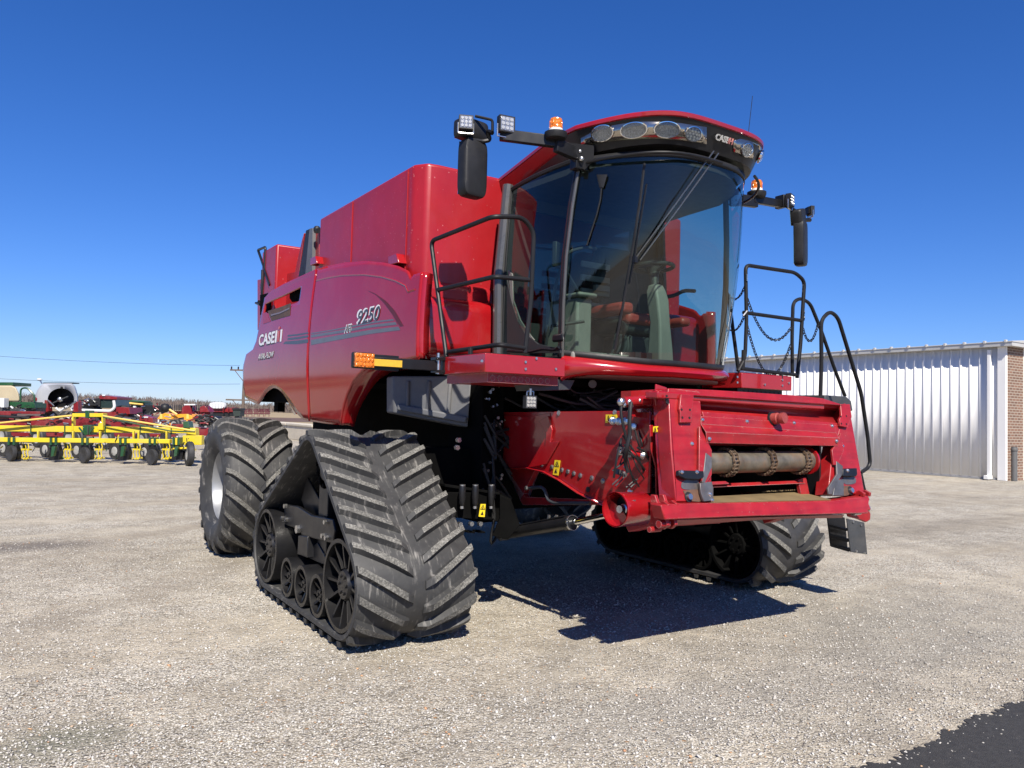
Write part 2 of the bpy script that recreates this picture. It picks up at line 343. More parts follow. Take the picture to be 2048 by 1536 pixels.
# ================================================================ setting: ground, lot, asphalt, field
def ground_gravel():
    m, nt, b = new_mat('gravel'); O = N(nt, 'ShaderNodeNewGeometry').outputs['Position']
    def noise(s, d=5.0, r=.6, vec=O):
        n = N(nt, 'ShaderNodeTexNoise', i_Scale=s, i_Detail=d, i_Roughness=r); nt.links.new(vec, n.inputs['Vector']); return n.outputs['Fac']
    # distorted voronoi stones at two sizes
    v1 = N(nt, 'ShaderNodeTexVoronoi', i_Scale=78.0, i_Randomness=1.0); nt.links.new(O, v1.inputs['Vector'])
    v2 = N(nt, 'ShaderNodeTexVoronoi', i_Scale=36.0, i_Randomness=1.0); nt.links.new(O, v2.inputs['Vector'])
    sep1 = N(nt, 'ShaderNodeSeparateColor'); nt.links.new(v1.outputs['Color'], sep1.inputs[0])
    sep2 = N(nt, 'ShaderNodeSeparateColor'); nt.links.new(v2.outputs['Color'], sep2.inputs[0])
    fine = ramp(nt, sep1.outputs[0], [(0, (.26,.245,.21)), (.2, (.45,.425,.375)), (.5, (.61,.58,.52)), (.8, (.73,.70,.635)), (.97, (.84,.82,.76)), (1, (.42,.24,.12))])
    big = ramp(nt, sep2.outputs[1], [(0, (.36,.335,.295)), (.4, (.56,.53,.48)), (.85, (.72,.69,.64)), (.95, (.80,.78,.73)), (1, (.50,.29,.14))])
    isbig = ramp(nt, sep2.outputs[2], [(.62, (0,0,0)), (.66, (1,1,1))])
    edge2 = ramp(nt, v2.outputs['Distance'], [(.34, (1,1,1)), (.52, (0,0,0))])
    k = mixc(nt, 1.0, isbig.outputs[0], edge2.outputs[0], 'MULTIPLY')
    stones = mixc(nt, k, fine.outputs[0], big.outputs[0])
    gap = ramp(nt, v1.outputs['Distance'], [(.25, (1,1,1)), (.62, (.50,.475,.43))])
    stones = mixc(nt, 1.0, stones, gap.outputs[0], 'MULTIPLY')
    # compacted, darker and browner areas
    mp = N(nt, 'ShaderNodeMapping'); mp.inputs['Rotation'].default_value = (0, 0, .45); mp.inputs['Scale'].default_value = (.22, 1.1, 1); nt.links.new(O, mp.inputs['Vector'])
    st = noise(.9, 6.0, .62, mp.outputs[0]); big_n = noise(.33, 4.0, .55); md = noise(2.3, 6.0, .65)
    dirt = ramp(nt, st, [(.42, (0,0,0)), (.62, (.8,.8,.8))])
    c = mixc(nt, dirt.outputs[0], stones, (.42, .375, .30))
    tone = ramp(nt, big_n, [(.35, (.84,.82,.79)), (.5, (.97,.96,.94)), (.66, (1.08,1.07,1.05))])
    c = mixc(nt, 1.0, c, tone.outputs[0], 'MULTIPLY')
    tone2 = ramp(nt, md, [(.32, (.74,.73,.71)), (.6, (1.04,1.04,1.03))])
    c = mixc(nt, 1.0, c, tone2.outputs[0], 'MULTIPLY')
    # a damp, dark compacted apron in front of the asphalt and beyond the right track
    sx = N(nt, 'ShaderNodeSeparateXYZ'); nt.links.new(O, sx.inputs[0])
    def apron(cx, cy, rx, ry, amt, c0, cc=(.19,.172,.142)):
        mp2 = N(nt, 'ShaderNodeMapping'); mp2.inputs['Location'].default_value = (-cx/rx, -cy/ry, 0); mp2.inputs['Scale'].default_value = (1/rx, 1/ry, 0)
        nt.links.new(O, mp2.inputs['Vector'])
        ln = N(nt, 'ShaderNodeVectorMath', operation='LENGTH'); nt.links.new(mp2.outputs[0], ln.inputs[0])
        wob = N(nt, 'ShaderNodeMath', operation='MULTIPLY_ADD'); nt.links.new(md, wob.inputs[0]); wob.inputs[1].default_value = .9; nt.links.new(ln.outputs['Value'], wob.inputs[2])
        r = ramp(nt, wob.outputs[0], [(.8, (1,1,1)), (1.0, (0,0,0))]) if False else None
        mr = N(nt, 'ShaderNodeMapRange'); mr.inputs[1].default_value = .75; mr.inputs[2].default_value = 1.6; mr.inputs[3].default_value = amt; mr.inputs[4].default_value = 0
        nt.links.new(wob.outputs[0], mr.inputs[0])
        return mixc(nt, mr.outputs[0], c0, cc)
    g1, g2, g3, g4, g5 = Zg(1740, 1265), Zg(120, 1480), Zg(40, 1092), Zg(1900, 1050), Zg(1350, 1420)
    def arcs(cx, cy, R, w, amt, c0, cc):
        mp3 = N(nt, 'ShaderNodeMapping'); mp3.inputs['Location'].default_value = (-cx, -cy, 0); mp3.inputs['Scale'].default_value = (1, 1, 0); nt.links.new(O, mp3.inputs['Vector'])
        ln = N(nt, 'ShaderNodeVectorMath', operation='LENGTH'); nt.links.new(mp3.outputs[0], ln.inputs[0])
        sb = N(nt, 'ShaderNodeMath', operation='SUBTRACT'); nt.links.new(ln.outputs['Value'], sb.inputs[0]); sb.inputs[1].default_value = R
        ab = N(nt, 'ShaderNodeMath', operation='ABSOLUTE'); nt.links.new(sb.outputs[0], ab.inputs[0])
        wb = N(nt, 'ShaderNodeMath', operation='MULTIPLY_ADD'); nt.links.new(md, wb.inputs[0]); wb.inputs[1].default_value = w*1.2; nt.links.new(ab.outputs[0], wb.inputs[2])
        mr = N(nt, 'ShaderNodeMapRange'); mr.inputs[1].default_value = w*.7; mr.inputs[2].default_value = w*1.5; mr.inputs[3].default_value = amt; mr.inputs[4].default_value = 0; nt.links.new(wb.outputs[0], mr.inputs[0])
        return mixc(nt, mr.outputs[0], c0, cc)
    for R, a_ in ((13.2, .42), (15.1, .42), (17.6, .3), (19.2, .3), (9.4, .3)): c = arcs(-9.5, 9.5, R, .30, a_, c, (.25,.225,.185))
    for R in (24, 26, 31): c = arcs(14, -14, R, .4, .4, c, (.26,.225,.175))
    c = apron(g1.x, g1.y, 3.0, 1.3, .60, c, (.235,.22,.19)); c = apron(g2.x, g2.y, .42, .26, .75, c, (.15,.15,.115)); c = apron(g3.x, g3.y, .9, .5, .7, c, (.11,.095,.085))
    c = apron(g4.x, g4.y, 4.0, .7, .5, c, (.19,.165,.13)); c = apron(g5.x, g5.y, 1.2, .4, .5, c, (.27,.25,.215))
    nt.links.new(c, b.inputs['Base Color']); b.inputs['Roughness'].default_value = .92; b.inputs['Specular IOR Level'].default_value = .25
    inv1 = N(nt, 'ShaderNodeMath', operation='SUBTRACT'); inv1.inputs[0].default_value = 1.0; nt.links.new(v1.outputs['Distance'], inv1.inputs[1])
    inv2 = N(nt, 'ShaderNodeMath', operation='MULTIPLY'); nt.links.new(k, inv2.inputs[0]); inv2.inputs[1].default_value = .8
    hh = N(nt, 'ShaderNodeMath', operation='ADD'); nt.links.new(inv1.outputs[0], hh.inputs[0]); nt.links.new(inv2.outputs[0], hh.inputs[1])
    bp0 = N(nt, 'ShaderNodeBump', i_Strength=.55, i_Distance=.06); nt.links.new(noise(5.0, 5.0, .6), bp0.inputs['Height'])
    bp_ = N(nt, 'ShaderNodeBump', i_Strength=.8, i_Distance=.010); nt.links.new(hh.outputs[0], bp_.inputs['Height']); nt.links.new(bp0.outputs[0], bp_.inputs['Normal']); nt.links.new(bp_.outputs[0], b.inputs['Normal'])
    return m
GRAV = ground_gravel()
FIELD = simple('dry_field_grass', (.30, .23, .13), .9, 0, 0, .25, .05, dust=.5, dustcol=(.16,.11,.07))
def grid_sheet(name, x0, x1, y0, y1, z, mat, nx=1, ny=1, amp=0):
    mb = MB(); vs = [(lerp(x0, x1, i/nx), lerp(y0, y1, j/ny), z + amp*math.sin(i*.9)*math.cos(j*.7)) for j in range(ny+1) for i in range(nx+1)]
    mb.add(vs, [(j*(nx+1)+i, j*(nx+1)+i+1, (j+1)*(nx+1)+i+1, (j+1)*(nx+1)+i) for j in range(ny) for i in range(nx)])
    return tag(mb.build(name, mat), kind='structure')
grid_sheet('ground', -2500, 2500, -600, 3500, -.02, FIELD)
# gravel lot (its far edge irregular)
mb = MB(); pts = [(-80, -30), (60, -30)]
for i in range(41): pts.append((60-140*i/40 , 74 + 3*math.sin(i*1.3) + ru(-1, 1)))
mb.add([(x, y, -.006) for x, y in pts], [list(range(len(pts)))]); tag(mb.build('gravel_lot', GRAV), kind='structure')
mb = MB(); mb.add([(-200,100,-.012),(300,90,-.012),(300,130,-.012),(-200,150,-.012)], [(0,1,2,3)]); tag(mb.build('ploughed_strip', simple('ploughed_soil', (.11,.065,.045), .95, var=.3, vscale=.1)), kind='structure')
# asphalt
ASPH = simple('asphalt', (.030, .029, .028), .8, 0, 0, .3, 30, bump=.8, bscale=160, dust=.25, dustcol=(.10,.095,.085))
mb = MB(); e = []
_a, _b = Zg(1725, 1536), Zg(2048, 1390); _d = (_b-_a)/(_b.x-_a.x); A0, A1 = (_a-_d*1.6).xy, (_a+_d*10).xy
for i in range(701):
    t = i/700; p = A0.lerp(A1, t); s = t*11.3
    e.append((p.x, p.y + .02*math.sin(s*1.9) + .018*math.sin(s*5.1+1) + .015*math.sin(s*17) + ru(-.022, .022)))
e = [(x, y, -.001) for x, y in e]; n = len(e)
mb.add(e + [(x, y-9, -.001) for x, y, _ in e], [(i, n+i, n+i+1, i+1) for i in range(n-1)])
tag(mb.build('asphalt_road', ASPH), kind='structure')
# loose stones near the camera: one uncountable mass
def stones(nm, cnt, region, smin, smax, z, ang, pick=None):
    m, nt, b = new_mat('loose_stone'); at_ = N(nt, 'ShaderNodeAttribute', attribute_name='tone')
    r = ramp(nt, at_.outputs['Fac'], [(0, (.22,.205,.18)), (.2, (.37,.35,.315)), (.6, (.47,.445,.40)), (.985, (.56,.535,.485)), (.99, (.50,.33,.19)), (1, (.42,.22,.12))])
    nt.links.new(r.outputs[0], b.inputs['Base Color']); b.inputs['Roughness'].default_value = .85
    rs = np.random.RandomState(5)
    base = np.array([(1,0,0),(0,1,0),(-1,0,0),(0,-1,0),(0,0,1),(0,0,-1),(.65,.65,.5),(-.65,.65,.5),(-.65,-.65,.5),(.65,-.65,.5)], float)
    F = [(4,6,7),(4,7,8),(4,8,9),(4,9,6),(0,1,6),(1,2,7),(2,3,8),(3,0,9),(6,1,7),(7,2,8),(8,3,9),(9,0,6),(5,1,0),(5,2,1),(5,3,2),(5,0,3)]
    P = []; 
    while len(P) < cnt:
        px = rs.uniform(-60, 2110); u = rs.uniform(0, 1); D = 2.45*(9.5/2.45)**u if region == 'near' else 0
        p = CAM + Vector((CF.x, CF.y, 0)).normalized()*D + Vector((CR.x, CR.y, 0)).normalized()*((px-1024)/FPX*D)
        ed = A0.y + (p.x-A0.x)/(A1.x-A0.x)*(A1.y-A0.y)
        if p.y < ed + .03 and rs.uniform() > (.45 if p.y > ed-.07 else .12 if p.y > ed-.22 else .004): continue
        P.append((p.x, p.y))
    P = np.array(P); n = cnt
    sz = smin + (smax-smin)*rs.beta(1.1, 5, n)
    sc = np.stack([sz*rs.uniform(.8, 1.4, n), sz*rs.uniform(.7, 1.1, n), sz*rs.uniform(.4, .75, n)], 1)
    th = rs.uniform(0, 2*PI, n); jit = rs.uniform(.75, 1.2, (n, 10, 1))
    V = base[None]*jit*sc[:, None, :]; c, s = np.cos(th)[:, None], np.sin(th)[:, None]
    tilt = rs.normal(0, .35, (n, 1)); V[..., 2] += V[..., 0]*tilt
    x = V[..., 0]*c - V[..., 1]*s; y = V[..., 0]*s + V[..., 1]*c
    V = np.stack([x + P[:, 0:1], y + P[:, 1:2], V[..., 2] + z + sc[:, 2:3]*.25], -1).reshape(-1, 3)
    F = (np.array(F)[None] + (np.arange(n)*10)[:, None, None]).reshape(-1, 3)
    me = bpy.data.meshes.new(nm); me.vertices.add(len(V)); me.vertices.foreach_set('co', V.ravel())
    me.loops.add(F.size); me.loops.foreach_set('vertex_index', F.ravel().astype(np.int32)); me.polygons.add(len(F))
    me.polygons.foreach_set('loop_start', (np.arange(len(F))*3).astype(np.int32)); me.update(calc_edges=True)
    a = me.attributes.new('tone', 'FLOAT', 'POINT'); a.data.foreach_set('value', np.repeat(rs.uniform(0, 1, n)**.9, 10).astype(np.float32))
    me.materials.append(m); o = bpy.data.objects.new(nm, me); C.objects.link(o)
    return tag(o, 'pale loose gravel stones lying over the lot', 'gravel', kind='stuff')
stones('loose_gravel', 60000, 'near', .0025, .0165, -.004, 0)
# ---------------------------------------------------------------- trees far behind
def treeline():
    m = simple('bare_winter_twigs', (.15, .12, .105), .95, 0, 0, .35, .05)
    rs = np.random.RandomState(3); mb = MB()
    for k in range(5200):
        ang = rs.uniform(-.95, 1.25); D = rs.uniform(330, 420); lx = math.tan(ang-.0)*D
        f = Vector((CF.x, CF.y, 0)).normalized(); r = Vector((CR.x, CR.y, 0)).normalized()
        if abs(lx) > 620: continue
        p = CAM + f*D + r*lx; p.z = 0
        h = (6.2 + 1.6*math.sin(lx*.013) + .9*math.sin(lx*.06)) * rs.uniform(.55, 1.1)
        w = rs.uniform(.8, 2.8)
        for q in range(2):      # dense lower mass
            a = rs.uniform(0, PI); ox, oy = rs.uniform(-w, w, 2); dx, dy = math.cos(a)*w*.6, math.sin(a)*w*.6; z1 = h*rs.uniform(.45, .68)
            mb.add([(p.x+ox-dx, p.y+oy-dy, 0), (p.x+ox+dx, p.y+oy+dy, 0), (p.x+ox+dx, p.y+oy+dy, z1*rs.uniform(.7,1)), (p.x+ox, p.y+oy, z1), (p.x+ox-dx, p.y+oy-dy, z1*rs.uniform(.7,1))], [(0,1,2,3,4)])
        for q in range(11):     # fine bare twigs fanning upwards
            ox, oy = rs.uniform(-w, w, 2); z0 = h*rs.uniform(.35, .7); z1 = h*rs.uniform(.8, 1.04); lean = rs.normal(0, .55); e = rs.uniform(.06, .13)
            mb.add([(p.x+ox-e, p.y+oy, z0), (p.x+ox+e, p.y+oy, z0), (p.x+ox+lean+e*.5, p.y+oy+rs.normal(0,.3), z1), (p.x+ox+lean-e*.5, p.y+oy, z1)], [(0,1,2,3)])
    o = mb.build('bare_woodland', m, smooth=False)
    tag(o, 'line of bare brown winter trees along the horizon', 'woodland', kind='stuff')
treeline()
def side_wood():
    m = simple('bare_winter_twigs_near', (.10, .08, .065), .95, 0, 0, .35, .05); rs = np.random.RandomState(9); mb = MB()
    for k in range(900):
        x, y = rs.uniform(-88, -70), rs.uniform(-50, 90); h = (7.0+1.6*math.sin(y*.11)+1.2*math.sin(y*.37))*rs.uniform(.7, 1)
        for q in range(6):
            a = rs.uniform(0, PI); w = rs.uniform(.6, 1.8); dx, dy = math.cos(a)*w, math.sin(a)*w; z0 = rs.uniform(0, .5)*h; ox, oy = rs.normal(0, 1.5, 2)
            mb.add([(x+ox-dx, y+oy-dy, z0), (x+ox+dx, y+oy+dy, z0), (x+ox+dx*.4, y+oy+dy*.4, min(h, z0+h*rs.uniform(.3,.5))), (x+ox-dx*.5, y+oy, min(h, z0+h*.35))], [(0,1,2,3)])
    tag(mb.build('bare_woodland', m, smooth=False), 'belt of bare brown trees beyond the left side of the gravel lot', 'woodland', kind='stuff')
side_wood()
# ---------------------------------------------------------------- white metal building on the right
bx, by = 21.35, 6.65; BH = 4.16
WALL = simple('white_ribbed_metal', (.76, .75, .725), .65, 0, 0, .03, .9, dust=.10, dustcol=(.6,.58,.54), spec=.15)
BRICKM, nt, b = new_mat('brown_brick'); O = N(nt, 'ShaderNodeTexCoord').outputs['Object']
mp = N(nt, 'ShaderNodeMapping'); mp.inputs['Rotation'].default_value = (PI/2, 0, 0); nt.links.new(O, mp.inputs[0])
br = N(nt, 'ShaderNodeTexBrick', i_Scale=1.0, i_Mortar_Size=.012); br.inputs['Brick Width'].default_value = .22; br.inputs['Row Height'].default_value = .085
br.inputs['Color1'].default_value = (.21,.115,.075,1); br.inputs['Color2'].default_value = (.13,.075,.052,1); br.inputs['Mortar'].default_value = (.33,.28,.23,1)
nt.links.new(mp.outputs[0], br.inputs[0]); nt.links.new(br.outputs[0], b.inputs['Base Color']); b.inputs['Roughness'].default_value = .9
bld = thing('metal_building', (bx, by, 0), 'long white ribbed metal building with brown brick end at the right', 'building')
mb = MB(); y = by + .15; ring = []; L = 34
while y < by + L:
    ring += [(bx, y), (bx, y+.17), (bx-.024, y+.195), (bx-.024, y+.235), (bx, y+.26)]; y += .30
mb.loft([[(a, c, .06) for a, c in ring], [(a, c, BH) for a, c in ring]]); mb.build('ribbed_wall', WALL, bld, solid=.004, sharp=20)
mb = MB(); mb.box(bx+.02, bx+.1, by, by+L, 0, BH); mb.box(bx-.02, bx+.06, by+.2, by+L, 0, .06)
mb.build('wall_core', simple('grey_base_trim', (.3,.3,.3), .7), bld)
mb = MB(); mb.box(bx-.06, bx+.07, by-.10, by+.15, 0, BH-.02); mb.build('corner_trim', WALL, bld, bevel=.01)
mb = MB(); mb.box(bx+.04, Y(2038, 900, by).x, by-.12, by+.3, 0, BH-.02); mb.build('brick_end', BRICKM, bld)
mb = MB(); mb.box(Y(2038, 900, by).x, bx+9, by-.13, by+.3, 0, BH-.02); mb.build('end_wall', WALL, bld)
mb = MB(); mb.box(bx-.13, bx-.02, by+.32, by+.42, .05, BH-.1); mb.box(bx-.30, bx-.02, by+.30, by+.44, .02, .14); mb.build('downspout', WALL, bld, bevel=.01)
ROOFM = simple('beige_roof_metal', (.50, .49, .46), .4, .2, 0, .08, 1)
mb = MB(); mb.box(bx-.22, bx+9, by-.35, by+L+.2, BH-.02, BH+.10)
mb.prism([(bx-.24, BH+.10), (bx+9, BH+.10), (bx+9, BH+.95), (bx-.24, BH+.13)], 1, by-.37, by+L+.2)
y = by-.2
while y < by+L: mb.box(bx-.27, bx-.17, y, y+.07, BH+.09, BH+.175); y += .61
mb.build('roof', ROOFM, bld, bevel=.006)
mb = MB(); p = Y(1460, 735, 23); mb.box(bx-.045, bx+.01, 22.5, 26.0, 2.0, 3.1); mb.build('wall_vent', DGREY, bld)
p = Zg(2028, 962)
mb = MB(); mb.lathe([(0,0),(.09,0),(.09,1.0),(.085,1.05),(0,1.06)], (p.x, p.y, 0), (0,0,1), 16)
mb.lathe([(.10,.92),(.105,.93),(.105,1.0),(.10,1.01)], (p.x, p.y, 0), (0,0,1), 16)
tag(mb.build('bollard', simple('grey_bollard_paint', (.10,.10,.10), .6)), 'grey round bollard standing before the brick wall', 'bollard')
# ---------------------------------------------------------------- power poles and wires
FW = Vector((CF.x, CF.y, 0)).normalized(); RT = Vector((CR.x, CR.y, 0)).normalized()
def bgp(px, py, D):
    """point seen at that pixel at forward distance D"""
    d = ray(px, py); return CAM + d*(D/d.dot(FW))
WOODM = simple('weathered_wood', (.12, .09, .07), .9, 0, 0, .2, 2)
def pole(px, pyt, D, lab, arm=True, w=.15):
    b_ = bgp(px, 815, D); t = bgp(px-2, pyt, D); t = Vector((b_.x, b_.y, t.z))
    rt = thing('power_pole', (b_.x, b_.y, 0), lab, 'power pole')
    mb = MB(); mb.cyl((b_.x, b_.y, 0), t, w, 10, r2=w*.7); mb.build('pole', WOODM, rt)
    if arm:
        mb = MB(); z = t.z-.5; mb.beam(Vector((t.x, t.y, z))-RT*1.15, Vector((t.x, t.y, z))+RT*1.15, .1, .12)
        mb.beam(Vector((t.x, t.y, z-.9))-RT*.05, Vector((t.x, t.y, z))-RT*.8, .05, .05); mb.build('crossarm', WOODM, rt)
        mb = MB(); z = t.z-2.9; mb.beam(Vector((t.x, t.y, z))-RT*1.4, Vector((t.x, t.y, z))+RT*1.0, .1, .12); mb.beam(Vector((t.x, t.y, z-.9)), Vector((t.x, t.y, z))-RT*.9, .05, .05); mb.build('crossarm', WOODM, rt)
        for q in (-1.05, -.5, .5, 1.05):
            mb = MB(); c0 = Vector((t.x, t.y, t.z-.44))+RT*q; mb.cyl(c0, c0+Vector((0,0,.22)), .06, 8); mb.build('insulator', BLKM, rt)
    return t
T = pole(486, 728, 62, 'tall wooden power pole with two crossarms behind the red shield', w=.14)
pole(293, 793, 150, 'small distant wooden pole above the green machine', arm=False, w=.14)
for k, (ya, yb) in enumerate(((698, 731), (748, 768))):
    a, b_ = bgp(-300, ya-13, 64), bgp(480, yb, 62); mb = MB(); P = []
    for i in range(41):
        t = i/40; q = a.lerp(b_, t); q.z -= 1.2*4*t*(1-t)*.35; P.append(q)
    mb.tube(P, .011, 6)
    tag(mb.build('power_line', BLKM), ('upper' if k == 0 else 'lower')+' thin overhead wire crossing the blue sky at the left', 'power line')
# ---------------------------------------------------------------- concrete kerb blocks behind the rear wheel
CONC = simple('pale_concrete', (.50, .45, .36), .85, 0, 0, .12, 2, bump=.3, bscale=20, dust=.3, dustcol=(.3,.26,.2))
P0, P1 = Zg(455, 862), Zg(625, 884)
d = (P1-P0); d.z = 0; L = d.length; d.normalize(); nrm = Vector((-d.y, d.x, 0))
if nrm.y < 0: nrm = -nrm
for k in range(4):
    a, b_ = P0 + d*(L*k/4+.03), P0 + d*(L*(k+1)/4-.03)
    mb = MB(); mb.beam(a + nrm*.5 + Vector((0,0,.42)), b_ + nrm*.5 + Vector((0,0,.42)), 1.0, .84)
    mb.beam(a + nrm*.5 + Vector((0,0,.80)), b_ + nrm*.5 + Vector((0,0,.80)), 1.12, .12)
    tag(mb.build('concrete_block', CONC, bevel=.02), 'pale concrete block in the low wall behind the rear wheel', 'concrete block', 'concrete blocks of the low wall')
# ================================================================ world, sun, camera
sun_dir = Vector((.37, .90, -1.0)).normalized(); src = -sun_dir
elev = math.asin(src.z); azi = math.atan2(src.x, src.y)
w = bpy.data.worlds.new('World'); bpy.context.scene.world = w; w.use_nodes = True; nt = w.node_tree
sky = N(nt, 'ShaderNodeTexSky', sky_type='NISHITA', sun_disc=False, sun_elevation=elev, sun_rotation=azi, air_density=1.0, dust_density=.1, ozone_density=3.0, altitude=200)
hs = N(nt, 'ShaderNodeHueSaturation'); hs.inputs['Saturation'].default_value = 1.12
bgn = nt.nodes['Background']; nt.links.new(mixc(nt, 1.0, sky.outputs[0], (.71, .86, 1.33), 'MULTIPLY'), hs.inputs['Color']); nt.links.new(hs.outputs[0], bgn.inputs[0]); bgn.inputs[1].default_value = .064
sl = bpy.data.lights.new('sun', 'SUN'); sl.energy = 5.0; sl.angle = math.radians(.5); sl.color = (1, .93, .82)
so = bpy.data.objects.new('sun', sl); C.objects.link(so); so.rotation_euler = sun_dir.to_track_quat('-Z', 'Y').to_euler(); so.location = (-20, -40, 60)
cd = bpy.data.cameras.new('camera'); co = bpy.data.objects.new('camera', cd); C.objects.link(co)
M = Matrix((CR, CU, -CF)).transposed().to_4x4(); M.translation = CAM; co.matrix_world = M
cd.sensor_width = 36; cd.lens = FPX/2048*36; cd.clip_end = 6000; cd.clip_start = .05
sc = bpy.context.scene; sc.camera = co
sc.view_settings.view_transform = 'Standard'; sc.view_settings.look = 'None'; sc.view_settings.gamma = 1; sc.view_settings.exposure = .66
# ================================================================ THE COMBINE HARVESTER
comb = thing('combine_harvester', (0, 2.5, 0), 'big red combine harvester on rubber tracks standing on the gravel, without its header', 'combine')
def part(mb, name, mats, parent=None, split=False, **k):
    if split:
        r = [q.build(name, mats, comb if parent is None else parent, **k) for q in islands(mb)]; return r[0]
    return mb.build(name, mats, comb if parent is None else parent, **k)
def label_on(o, s): o['label'] = s; return o
# ---------------------------------------------------------------- track units
YA, YB, YT, ZT, RA, RT_ = .18, 1.96, .92, 1.20, .37, .24
BZ = .42
def hull_path():
    cs = [((YA, BZ), RA), ((YB, BZ), RA), ((YT, ZT), RT_)]   # front, rear, top (y, z)
    out = []
    def tangent(c1, r1, c2, r2, side):
        d = Vector(c2) - Vector(c1); L = d.length; a = math.atan2(d.y, d.x); b_ = math.acos((r1-r2)/L)
        w = a + side*b_; nrm = Vector((math.cos(w), math.sin(w)))
        return Vector(c1)+nrm*r1, Vector(c2)+nrm*r2, w
    # go: bottom front->rear (underside), rear->top, top->front
    t1 = tangent(*cs[0], *cs[1], -1); t2 = tangent(*cs[1], *cs[2], -1); t3 = tangent(*cs[2], *cs[0], -1)
    segs = [(t1, cs[1], t1[2], t2[2]), (t2, cs[2], t2[2], t3[2]), (t3, cs[0], t3[2], t1[2])]
    for t, (c, r), w0, w1 in segs:
        a, b_, _ = t; L = (b_-a).length; n = max(2, int(L/.05))
        for i in range(n): out.append((a.lerp(b_, i/n), Vector((math.cos(t[2]), math.sin(t[2])))))
        while w1 < w0: w1 += 2*PI
        m = max(4, int(r*(w1-w0)/.04))
        for i in range(m):
            w = lerp(w0, w1, i/m); nn = Vector((math.cos(w), math.sin(w))); out.append((Vector(c)+nn*r, nn))
    return out
HP = hull_path(); nH = len(HP)
cum = [0]
for i in range(nH): cum.append(cum[-1] + (HP[(i+1) % nH][0]-HP[i][0]).length)
TOT = cum[-1]
def on_path(s):
    s %= TOT; i = min(nH-1, int(np.searchsorted(cum, s, side='right'))-1)
    t = (s-cum[i])/max(1e-9, cum[i+1]-cum[i]); a, b_ = HP[i], HP[(i+1) % nH]
    return a[0].lerp(b_[0], t), a[1].lerp(b_[1], t).normalized()
def tread_lugs(mb, posf, tot, n, xo, xi, skew, wb, wt, h, seg=7, curve=0, tipdrop=.0):
    """posf(s) -> ((y,z), normal); one chevron bar each side, staggered; slot 0 rubber, slot 1 worn top"""
    for side in (-1, 1):
        for k in range(n):
            s0 = tot*(k + (.5 if side > 0 else 0))/n + ru(-.004, .004); rings = []
            for i in range(seg+1):
                t = i/seg; x = lerp(xi, xo, t); sh = skew*t + curve*math.sin(t*PI*.5)
                hh = h*(.35 if i == 0 else 1) * (1 if t < .93 else .8)
                ws = [(-wb, 0), (-wt, hh), (wt, hh), (wb, 0)]; ring = []
                for w_, h_ in ws:
                    (py, nn) = posf(s0 + sh + w_); p = py + nn*(h_-.002); ring.append((side*x, p.x, p.y))
                rings.append(ring)
            o = len(mb.v)
            for r_ in rings: mb.v += [tuple(mb.xf(Vector(p))) for p in r_]
            for i in range(seg):
                for q in range(3):
                    mb.f.append([o+i*4+q, o+i*4+q+1, o+(i+1)*4+q+1, o+(i+1)*4+q]); mb.m.append(1 if q == 1 and i > 0 else 0)
            mb.f.append([o, o+1, o+2, o+3]); mb.m.append(0); e = o+seg*4; mb.f.append([e+3, e+2, e+1, e]); mb.m.append(0)
def fin_wheel(mb, cy, cz, r, x0, x1, nf, out, web=.16, th=.028):
    """cupped steel wheel open towards out (-1/+1) with radial fins, axis along x"""
    xo, xi = (x0, x1) if out < 0 else (x1, x0)
    d = (xi-xo)
    mb.lathe([(r, 0), (r, d), (r-th, d), (r-th, d*.02), (r-th, 0), (r, 0)], (xo, cy, cz), (1,0,0), 40)
    mb.lathe([(r-th, d*web*2), (r*.40, d*web*1.5), (r*.34, d*web), (r*.30, d*web*.55), (0, d*web*.5)], (xo, cy, cz), (1,0,0), 32)
    for k in range(nf):
        a = 2*PI*k/nf; ca, sa = math.cos(a), math.sin(a); tv = Vector((0, -sa, ca))*.009
        P = [Vector((xo+d*.05, cy+ca*(r-th), cz+sa*(r-th))), Vector((xo+d*web*2, cy+ca*(r-th), cz+sa*(r-th))), Vector((xo+d*web*1.2, cy+ca*r*.36, cz+sa*r*.36)), Vector((xo+d*web*.8, cy+ca*r*.36, cz+sa*r*.36))]
        mb.slab([p-tv for p in P], tv*2)
    for k in range(6):
        a = 2*PI*k/6; c0 = Vector((xo+d*web*.5, cy+math.cos(a)*r*.2, cz+math.sin(a)*r*.2)); mb.cyl(c0-Vector((d*.03,0,0)), c0, .012, 6)
